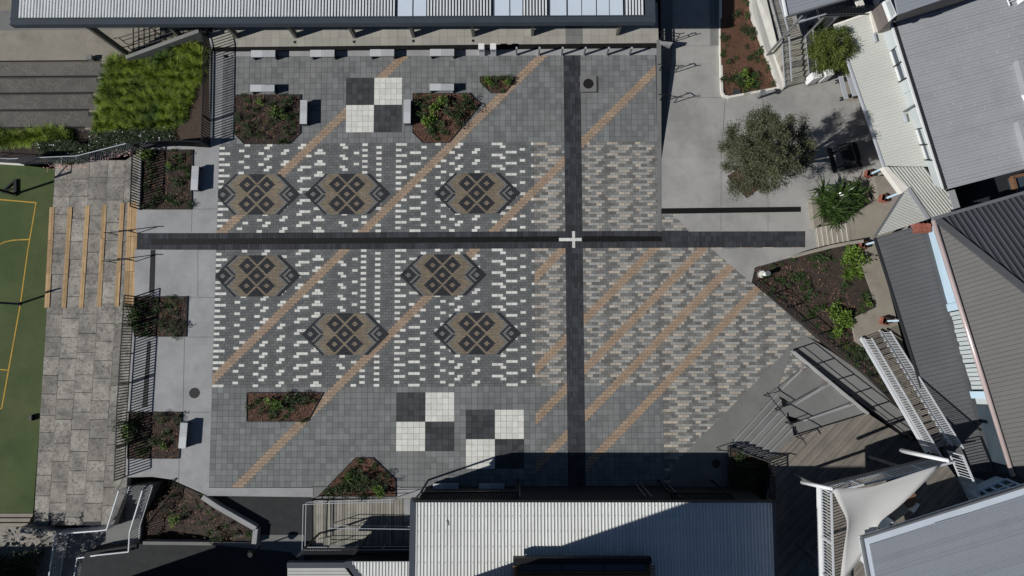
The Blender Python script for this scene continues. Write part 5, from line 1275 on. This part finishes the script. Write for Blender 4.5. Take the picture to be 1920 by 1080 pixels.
def bed(label, where, pts, zf, m_, plants, fill=(), edge=True, chips=90):
    """pts: outline in photo pixels; zf: height at a pixel; plants: (px, py, kind, size); fill: (kind, how many, size)"""
    c = sum((at(x, y, zf(x, y)) for x, y in pts), Vector())/len(pts)
    o = thing('planting_bed', label, 'planting bed', c)
    top = [at(x, y, zf(x, y)+.02) for x, y in pts]
    b = MB(); b.solid(top, c.z-1.2); b.build('mulch', m_, o)
    e = MB()
    for i in range(len(top)): e.beam(top[i]+Vector((0, 0, .0)), top[(i+1) % len(top)]+Vector((0, 0, .0)), .025, .07)
    if edge: e.build('edging', 'joint', o)
    q = [(p.x, p.y) for p in top]; xs_, ys_ = [p[0] for p in q], [p[1] for p in q]
    area = abs(sum(q[i][0]*q[(i+1) % len(q)][1]-q[(i+1) % len(q)][0]*q[i][1] for i in range(len(q))))/2
    def rnd():
        for _ in range(400):
            p = (random.uniform(min(xs_), max(xs_)), random.uniform(min(ys_), max(ys_)))
            if inside(p, q): return p
        return q[0]
    def zat(p):
        z = c.z
        for _ in range(2):
            # height under a world point: weight the outline corners
            ws = [1/(.05+(p[0]-t.x)**2+(p[1]-t.y)**2) for t in top]; z = sum(w_*t.z for w_, t in zip(ws, top))/sum(ws)
        return z
    b = MB()
    for _ in range(int(area*chips)):
        x, y = rnd(); z = zat((x, y))+random.uniform(0, .025); a = random.uniform(0, 6.28); l, w_ = random.uniform(.025, .07), random.uniform(.01, .022); tl = random.uniform(-.02, .02)
        ca, sa = math.cos(a), math.sin(a)
        b.add([(x+ca*l+sa*w_, y+sa*l-ca*w_, z+tl), (x+ca*l-sa*w_, y+sa*l+ca*w_, z+tl+.008), (x-ca*l-sa*w_, y-sa*l+ca*w_, z-tl+.008), (x-ca*l+sa*w_, y-sa*l-ca*w_, z-tl)], [(0, 1, 2, 3)], random.random()**1.5)
    b.build('bark_chip', 'chip', o, kind='stuff')
    tx_, ty_ = [p[0] for p in pts], [p[1] for p in pts]
    bx0, bx1, by0, by1 = min(xs_), max(xs_), min(ys_), max(ys_)
    def plant(p, kind, sc):
        g = inst(PN[kind], random.choice(PL[kind]), p, None, random.uniform(0, 6.28), (sc*random.uniform(.9, 1.1), sc*random.uniform(.9, 1.1), sc*random.uniform(.8, 1.1)))
        wh = ('lower', 'middle', 'upper')[max(0, min(2, int((p[1]-by0)/(by1-by0)*3)))]+' '+('left', 'centre', 'right')[max(0, min(2, int((p[0]-bx0)/(bx1-bx0)*3)))]; tag(g, PD[kind]+' in the '+wh+' of '+where, PC[kind], PD[kind]+' in the '+wh+' of '+where)
    for px, py, kind, sc in plants: plant(at(px, py, zf(px, py)+.01), kind, sc)
    for kind, k, sc in fill:
        for _ in range(k): x, y = rnd(); plant((x, y, zat((x, y))-.005), kind, sc*random.uniform(.7, 1.25))
    return o
Z0 = lambda x, y: 0.0
bed('clipped rectangular bark mulch bed at the upper left, under the picket fence shade', 'the upper left clipped bed', [(440.5, 178), (564, 177.5), (563, 250), (542.5, 269.5), (458, 270), (439, 250.5)], Z0, 'mulch_dark',
    [(525, 212, 'lime', .95), (537, 205, 'dark', 1.2), (519, 219, 'dark', 1.1), (535, 219, 'lime', .7), (548, 222, 'dark', .9), (489, 193, 'lime', .6), (496, 247, 'olive', .7), (510, 250, 'olive', .7), (482, 253, 'olive', .6), (466, 240, 'dark', .8), (470, 250, 'dark', .8), (450, 222, 'dark', .7), (465, 190, 'tuft', .7), (480, 207, 'tuft', .8)], [('tuft', 14, .7), ('dark', 8, .6), ('seedling', 16, 1)], chips=70)
bed('bark mulch bed with corner cut by the tan stripe, right of the upper checker board', 'the bed beside the upper checker board', [(774, 175.5), (880, 175.5), (902, 195), (842, 267), (793, 268), (773.6, 248.6)], Z0, 'mulch_red',
    [(825, 192, 'lime', 1.0), (815, 205, 'lime', 1.0), (838, 196, 'mid', 1.1), (802, 230, 'lime', 1.0), (812, 222, 'lime', .8), (795, 218, 'mid', .9), (846, 218, 'dark', 1.3), (862, 210, 'dark', 1.3), (870, 192, 'dark', 1.1), (880, 206, 'dark', 1.0), (858, 232, 'dark', 1.0), (830, 234, 'mid', .9), (808, 245, 'mid', .8), (835, 250, 'tuft', .9), (792, 198, 'dark', 1.0), (820, 243, 'tuft', .8)], [('tuft', 12, .8), ('seedling', 8, 1)])
bed('small triangular bark mulch bed beside the tan stripe near the white bins', 'the small triangular bed', [(899.5, 144), (963, 144), (963, 153), (946, 174), (920, 174), (900, 154)], Z0, 'mulch_red',
    [(913, 150, 'lime', .6), (920, 157, 'lime', .5), (935, 148, 'mid', .6), (950, 156, 'lime', .6), (957, 150, 'mid', .6), (930, 160, 'dark', .7), (945, 148, 'olive', .6)], [('seedling', 8, 1), ('tuft', 5, .6)])
bed('bark mulch bed behind the picket fence above the timber seats', 'the bed above the timber seats', [(268, 281), (362, 281), (359, 392.5), (264, 392.5)], Z0, 'mulch_dark',
    [(275, 293, 'lime', .9), (284, 287, 'lime', .9), (282, 301, 'mid', .8), (322, 313, 'lime', .6), (331, 340, 'mid', .7), (318, 318, 'mid', .7), (334, 347, 'mid', .6), (340, 360, 'olive', .6), (328, 372, 'olive', .6)], [('tuft', 22, .75), ('seedling', 14, 1), ('dark', 6, .6)], chips=60)
bed('square bark mulch bed with tall saplings below the timber seats', 'the left bed below the timber seats', [(253, 556.5), (352, 556.5), (349, 631), (252, 631)], Z0, 'mulch_dark',
    [(252, 575, 'tall', .8), (256, 585, 'lime', 1.0), (250, 597, 'mid', .9), (258, 608, 'mid', .9), (262, 588, 'tall', .9), (300, 580, 'tall', .55), (330, 566, 'olive', .7), (342, 562, 'olive', .6), (305, 612, 'mid', .6), (258, 618, 'mid', .7)], [('tuft', 8, .8), ('dark', 10, .7), ('seedling', 8, 1)], chips=70)
bed('lowest square bark mulch bed on the left, with saplings against the picket fence', 'the lowest left bed', [(242, 773), (341.5, 773), (336, 859.5), (239, 859.5)], Z0, 'mulch_dark',
    [(241, 790, 'tall', .8), (243, 800, 'lime', .9), (240, 815, 'lime', .9), (248, 823, 'mid', .9), (252, 806, 'tall', .9), (300, 780, 'tall', .5), (305, 829, 'mid', .7), (312, 835, 'lime', .5), (305, 790, 'mid', .6), (290, 832, 'mid', .5)], [('tuft', 8, .8), ('dark', 9, .7), ('seedling', 8, 1)], chips=80)
bed('bark mulch bed beside the lower left tan stripe', 'the bed on the lower tan stripe', [(463, 736.5), (606, 736.5), (577, 790), (463, 790)], Z0, 'mulch_red',
    [(508, 752, 'lime', .8), (520, 757, 'lime', .9), (540, 746, 'mid', .9), (532, 762, 'mid', .9), (492, 766, 'dark', .9), (553, 752, 'dark', 1.1), (565, 748, 'dark', 1.0), (578, 744, 'tall', .5), (512, 770, 'mid', .7), (545, 768, 'tuft', .9)], [('tuft', 8, .8), ('seedling', 6, 1)])
bed('bark mulch bed shaped like a house beside the timber entrance deck', 'the bed beside the entrance deck', [(666, 858.5), (699, 858.5), (741, 899), (742, 931), (597, 930)], Z0, 'mulch_red',
    [(651, 899, 'tuft', 1.6), (655, 889, 'lime', .7), (676, 890, 'mid', 1.2), (690, 893, 'tall', .6), (668, 902, 'tuft', 1.3), (707, 914, 'lime', .9), (712, 921, 'lime', .9), (650, 918, 'dark', 1.1), (632, 918, 'mid', .9), (615, 921, 'mid', .9), (682, 912, 'dark', 1.1), (700, 900, 'dark', 1.0), (715, 890, 'tall', .5), (725, 905, 'tall', .5)], [('tuft', 8, .9), ('dark', 6, .7)])
bed('dark sunken mulch bed inside the white-topped retaining wall at lower left', 'the sunken lower left bed', [(288, 897), (322, 901), (385, 931), (480, 990), (476, 1013), (272, 1012)], lambda x, y: -.35-1.0*max(0, min(1, (370-x)/80)), 'mulch_dark',
    [(326, 977, 'lime', .8), (333, 972, 'lime', .8), (396, 998, 'tuft', 1.0), (440, 1000, 'tuft', 1.0), (425, 985, 'mid', .7), (350, 955, 'dark', .8)], [('tuft', 14, .7), ('dark', 10, .6)], chips=45)
b = MB(); ww = [(385, 929), (412, 947), (484, 988), (481, 1016)]
for i in range(3): b.beam(at(*ww[i], -.4), at(*ww[i+1], -.4), .24, .7)
tag(b.build('retaining_wall', 'concrete'), 'white-topped concrete retaining wall between the sunken bed and the dark asphalt', 'wall')
b = MB(); b.beam(at(272, 1016, -.55), at(476, 1018, -.55), .16, .4); tag(b.build('retaining_wall', 'concrete_dim'), 'low concrete wall along the bottom of the sunken lower left bed', 'wall')
bed('red bark mulch bed with white kerb at the upper right', 'the red mulch bed', [(1350, -40), (1353, 172), (1357, 180), (1460, 163), (1434, 90), (1411, 23), (1398, -40)], lambda x, y: zr(y)+.06, 'mulch_rust',
    [(1384, 155, 'mid', 1.0), (1393, 143, 'lime', .9), (1400, 160, 'lime', .8), (1378, 147, 'tuft', 1.3), (1408, 145, 'tuft', 1.2), (1415, 160, 'tuft', 1.3), (1398, 60, 'dark', .9), (1410, 62, 'dark', .9), (1442, 132, 'mid', 1.0), (1425, 95, 'mid', .9), (1400, 33, 'mid', .8), (1378, 30, 'dark', .7)], [('tuft', 22, .7), ('mid', 8, .6), ('dark', 8, .6), ('seedling', 16, 1)], edge=False)
b = MB(); kk = [(1350, -40), (1350.5, 90), (1353, 174), (1357, 181), (1366, 183), (1461, 165)]
for i in range(5): b.beam(at(*kk[i], zr(kk[i][1])+.06), at(*kk[i+1], zr(kk[i+1][1])+.06), .12, .2)
tag(b.build('kerb', 'cream_paint'), 'white concrete kerb round the red bark mulch bed', 'kerb')
b = MB(); b.box(at(1380.5, 173, zr(173)+.06), .42, .3, .08, .05); tag(b.build('cover_slab', 'joint'), 'square dark cover slab in the lower corner of the red mulch bed', 'cover')
zgd = lambda x, y: max(0, min(1, (x-1440)/190))*.85+.03
bed('large triangular mulched garden behind the black post and rail fence', 'the large triangular garden', [(1410, 529), (1416, 502), (1475, 486), (1548, 468), (1613, 458), (1642, 575), (1600, 597), (1606, 642), (1640, 690), (1710, 792), (1625, 704), (1500, 603)], zgd, 'mulch_dark',
    [(1590, 478, 'lime', 1.2), (1600, 470, 'lime', 1.1), (1583, 490, 'lime', 1.0), (1605, 485, 'lime', 1.2), (1600, 504, 'palm', 1.1), (1588, 514, 'palm', 1.1), (1608, 512, 'palm', .9), (1562, 585, 'lime', 1.2), (1575, 590, 'lime', 1.2), (1570, 604, 'lime', 1.1), (1585, 608, 'lime', 1.1), (1568, 622, 'lime', 1.0), (1560, 578, 'lime', .9), (1500, 518, 'tuft', 1.1), (1510, 560, 'tuft', 1.1), (1525, 484, 'mid', .8), (1545, 486, 'mid', .8), (1485, 520, 'mid', .8), (1580, 535, 'mid', .8), (1620, 555, 'tuft', 1.2), (1625, 570, 'lime', .6), (1580, 650, 'tuft', 1.3), (1597, 655, 'tuft', 1.2), (1603, 672, 'mid', 1.0), (1618, 650, 'dark', 1.2), (1622, 664, 'dark', 1.2), (1632, 680, 'dark', 1.2), (1640, 695, 'olive', 1.1), (1650, 708, 'olive', 1.1)], [('tuft', 36, .75), ('mid', 8, .5), ('seedling', 26, 1)], chips=60)
bed('small shaded bed at the end of the broad steps, beside the classroom roof', 'the shaded bed by the broad steps', [(1368, 838), (1438, 866), (1437, 930), (1368, 930)], lambda x, y: .35, 'mulch_dark', [(1380, 862, 'mid', .9), (1395, 870, 'mid', .8)], [('dark', 10, .9), ('mid', 6, .8)], chips=40)
bed('bare soil patch at the foot of the lime-green bushy tree', 'the soil under the bushy tree', [(1520, 50), (1570, 50), (1595, 130), (1525, 140)], lambda x, y: zr(y)+.05, 'mulch_dark', [(1540, 52, 'mid', 1.3), (1528, 60, 'dark', 1.3), (1552, 48, 'mid', 1.3)], [('dark', 6, 1.0)], chips=30)
bed('diamond-shaped tree pit of brown mulch under the olive tree', 'the olive tree pit', [(1364, 330), (1400, 310), (1436, 342), (1400, 371)], lambda x, y: .01, 'mulch_red', [], [], chips=60)
bed('soil inside the raised concrete planter by the entry steps', 'the raised planter', [(1540, 370), (1622, 361), (1632, 393), (1592, 414), (1544, 418)], lambda x, y: .42, 'mulch_dark', [], [], chips=30, edge=False)
# tussock bank
TU = [blade_mesh('grass_tussock', 'grass_dark' if i == 3 else 'grass', 200+i, 420, .72, .013, 1.2, .85, .06, 4) for i in range(4)]
random.seed(5); k = 0
outl = [(212, 116), (252, 117), (300, 104), (345, 84), (388, 80), (386, 120), (372, 152), (358, 190), (352, 226), (300, 240), (240, 246), (183, 246), (190, 200)]
for j in range(11):
    for i in range(13):
        px, py = 186+i*16.6+(8 if j % 2 else 0)+random.uniform(-6, 6), 86+j*15.6+random.uniform(-6, 6)
        if inside((px, py), outl):
            z = -1.4+1.25*(px-200)/190-.5*max(0, (py-110)/140)*(390-px)/190
            g = inst('grass_tussock', random.choice(TU), at(px, py, z), None, random.uniform(0, 6.28), random.uniform(.75, 1.1)); pw = ('upper', 'middle', 'lower')[min(2, int((py-78)/57))]+' '+('left', 'centre', 'right')[min(2, int((px-183)/70))]; tag(g, 'bright green grass tussock in the '+pw+' part of the planted bank', 'grass', 'grass tussocks in the '+pw+' of the bank')
for i in range(17):
    px, py = -4+i*8.6+random.uniform(-3, 3), 262+random.uniform(-9, 9)-(i > 11)*6
    g = inst('grass_tussock', random.choice(TU), at(px, py, -2.65), None, random.uniform(0, 6.28), random.uniform(.75, 1.05)); tag(g, 'bright green grass tussock in the row at the foot of the cracked seat terraces', 'grass', 'grass tussocks below the seat terraces')
def hedge(label, pts, z0_, z1_, n, nf):
    o = thing('hedge', label, 'hedge', at(*pts[0], z0_)); q = P(z1_, *pts); q2 = [(p.x, p.y) for p in q]; xs_, ys_ = [p[0] for p in q2], [p[1] for p in q2]
    b = MB(); f = MB(); core = MB(); c = sum(q, Vector())/len(q); core.solid([Vector((c.x+(p.x-c.x)*.85, c.y+(p.y-c.y)*.8, z1_-.12)) for p in q], z0_); core.build('branches', 'leaf_dark', o)
    cnt = 0
    while cnt < n:
        p = (random.uniform(min(xs_), max(xs_)), random.uniform(min(ys_), max(ys_)))
        if not inside(p, q2): continue
        z = z1_+random.gauss(0, .05)+.06*math.sin(p[0]*5)*math.sin(p[1]*6); 
        if random.random() < .35: z = random.uniform(z0_, z1_)
        leaf_quad(b, Vector((p[0], p[1], z)), Vector((random.gauss(0, 1), random.gauss(0, 1), random.gauss(.3, .6))), random.uniform(.06, .11), .045, random.random())
        if cnt < nf:
            x, y = p; zz = z1_+.1; r_ = random.uniform(.02, .035)
            f.add([(x+r_*math.cos(a*1.256), y+r_*math.sin(a*1.256), zz+.01*(a % 2)) for a in range(5)], [(0, 1, 2, 3, 4)], random.random())
        cnt += 1
    b.build('foliage', 'leaf_dark', o, kind='stuff'); f.build('flower', 'flower', o, kind='stuff')
hedge('clipped dark hedge dotted with white flowers below the tussock bank', [(168, 246), (240, 243), (326, 238), (330, 270), (250, 272), (165, 280)], -2.2, -.6, 5200, 26)
hedge('lower dark hedge with white flowers behind the chain link fence', [(60, 266), (130, 262), (165, 272), (170, 302), (120, 310), (70, 292)], -2.7, -1.5, 3600, 22)
# fallen petals and debris
b = MB()
for _ in range(520):
    px = random.choice((random.gauss(118, 14), random.gauss(150, 22), random.gauss(225, 22))); py = (311 if px < 165 else 300-(px-165)*.2)+random.gauss(0, 4)
    k = max(0, min(5, int((px-104)/33))); z = zs[k]+.014 if px > 104 else -2.68; p = at(px, py, z); r_ = random.uniform(.015, .04); a0_ = random.uniform(0, 6)
    b.add([(p.x+r_*math.cos(a0_+a*1.57), p.y+r_*math.sin(a0_+a*1.57)*.6, z+.004*(a % 2)) for a in range(4)], [(0, 1, 2, 3)], random.random())
o = b.build('fallen_petals', 'petal_litter', None, kind='stuff'); o['label'] = 'fallen pale petals gathered along the top of the old concrete terraces'; o['category'] = 'petals'
b = MB()
for cx_, cy_, z in ((1546, 719, .62), (1505, 690, .3), (1598, 757, .87)):
    for _ in range(45):
        p = at(cx_+random.gauss(0, 4), cy_+random.gauss(0, 3), z); r_ = random.uniform(.012, .03); a0_ = random.uniform(0, 6)
        b.add([(p.x+r_*math.cos(a0_+a*1.57), p.y+r_*math.sin(a0_+a*1.57)*.6, z+.004+.004*(a % 2)) for a in range(4)], [(0, 1, 2, 3)], random.random())
o = b.build('fallen_leaves', 'chip', None, kind='stuff'); o['label'] = 'small drifts of brown leaves in the corners of the seating tiers'; o['category'] = 'leaves'
# trees
def tree(name, label, cat, base_, clumps, m_, n, ln, wd, trunk_r, up=.2):
    o = thing(name, label, cat, base_); t = MB(); cen = sum((c for c, r in clumps), Vector())/len(clumps)
    fork = lerp(base_, Vector((cen.x, cen.y, cen.z)), .4); t.tube([base_, lerp(base_, fork, .5)+Vector((.05, 0, 0)), fork], trunk_r, 9, .5, trunk_r*.7); t.build('trunk', 'bark', o, True)
    for c, r in clumps: e = MB(); e.tube([fork, lerp(fork, c, .5)+Vector((0, 0, .12)), c], trunk_r*.4, 6, .5, trunk_r*.1); e.build('limb', 'bark', o, True)
    b = MB(); tot = sum(r**2.4 for c, r in clumps)
    for c, r in clumps:
        k = int(n*r**2.4/tot); tw = [(Vector((random.gauss(0, 1), random.gauss(0, 1), random.gauss(.1, .8))).normalized(), random.uniform(.45, 1.12)) for _ in range(max(6, int(26*r)))]
        for _ in range(k):
            d0_, f = random.choice(tw); p = c+d0_*r*f*random.uniform(.5, 1.0)**.6+Vector((random.gauss(0, .11), random.gauss(0, .11), random.gauss(0, .09)))
            d = d0_*.8+Vector((random.gauss(0, .6), random.gauss(0, .6), random.gauss(up, .5)))
            leaf_quad(b, p, d, ln*random.uniform(.6, 1.4), wd*random.uniform(.7, 1.2), min(1, max(0, random.gauss(.5, .24))))
    b.build('crown', m_, o, kind=None); return o
oc = [(1428, 222, 3.6, .5), (1430, 240, 3.5, .62), (1462, 232, 3.7, .55), (1490, 240, 3.5, .5), (1405, 255, 3.4, .6), (1378, 254, 3.0, .45), (1372, 280, 2.8, .5), (1385, 300, 3.0, .6), (1420, 275, 4.0, .8), (1455, 268, 4.2, .85), (1495, 268, 3.7, .62), (1515, 280, 3.3, .42), (1430, 310, 3.8, .8), (1470, 302, 3.9, .75), (1500, 300, 3.3, .5), (1395, 335, 3.0, .58), (1425, 340, 3.0, .55), (1378, 352, 2.6, .36), (1455, 332, 3.0, .5), (1478, 322, 3.0, .42)]
tree('olive_tree', 'grey-green olive tree in the pale concrete yard', 'tree', at(1402, 340, 0), [(at(x, y, z*1.72), r*1.08) for x, y, z, r in oc], 'leaf_olive', 52000, .095, .032, .13)
bc = [(1545, 75, 2.2, .5), (1572, 72, 2.3, .5), (1535, 95, 2.0, .5), (1560, 95, 2.6, .6), (1585, 92, 2.2, .45), (1540, 118, 1.6, .42), (1562, 118, 1.8, .42), (1583, 110, 1.7, .36), (1590, 125, 1.5, .22)]
tree('bushy_tree', 'bushy lime-green tree by the timber steps at upper right', 'tree', at(1545, 105, -.5), [(at(x, y, z+1.2), r*1.12) for x, y, z, r in bc], 'leaf_bushy', 12000, .11, .035, .09)
FX = [blade_mesh('leaf_fan', 'leaf_flax', 300+i, 30, .95, .044, 1.25, .75, .1, 4, .5) for i in range(3)]
o = thing('strap_leaf_clump', 'large clump of glossy strap leaves in the raised planter by the entry steps', 'plant', at(1578, 385, .45))
random.seed(12)
for i in range(30):
    px, py = 1571+random.gauss(0, 19), 380+random.gauss(0, 14); inst('leaf_fan', random.choice(FX), at(px, py, .5+random.uniform(0, .5)), o, random.uniform(0, 6.28), random.uniform(.75, 1.1))
# bushes in the dark corner at the bottom left, and an unseen block added to shade it
for px, py, sc in ((12, 1046, 2.6), (40, 1060, 2.4), (70, 1052, 1.9), (22, 1074, 2.4), (60, 1082, 2.2)):
    g = inst('bush', random.choice(PL['dark']), at(px, py, -2.7), None, random.uniform(0, 6), sc); tag(g, 'dark leafy bush in the shaded bottom left corner', 'bush', 'bushes in the bottom left corner')
c0 = at(190, 1098, -.6); c1 = at(440, 1098, -.6)
o = thing('shade_block', 'unseen block added below the lower left of the picture to cast shade', 'building', (c0.x, c0.y, -.6))
b = MB(); b.solid([(c0.x, c0.y, 4.2), (c1.x, c1.y, 4.2), (c1.x, c1.y-6, 4.2), (c0.x, c0.y-6, 4.2)], -4); b.build('wall', 'wall_dark', o)
a0_ = at(-260, 1098, -.6); b = MB(); b.solid([(a0_.x, a0_.y, .2), (a0_.x+7.5, a0_.y, .2), (a0_.x+7.5, a0_.y-5, .2), (a0_.x, a0_.y-5, .2)], -4); b.build('shade_annex', 'wall_dark', o)  # lower unseen wall, added to darken the bottom left corner
b = MB(); b.solid([(c0.x-.2, c0.y+.2, 4.3), (c1.x+.2, c1.y+.2, 4.3), (c1.x+.2, c1.y-6, 4.3), (c0.x-.2, c0.y-6, 4.3)], 4.2, .5, True); b.build('roof', 'roof_mid', o)
tc = [(-95, 1120, 1.5, 1.2), (-40, 1135, 1.6, 1.2), (-130, 1090, 1.4, 1.2), (-70, 1095, 2.2, 1.0)]
tree('leafy_tree', 'dark leafy tree just beyond the bottom left corner', 'tree', at(-125, 1120, -2.9), [(at(x-55, y+5, z), r) for x, y, z, r in tc], 'leaf_dark', 6000, .16, .07, .15)
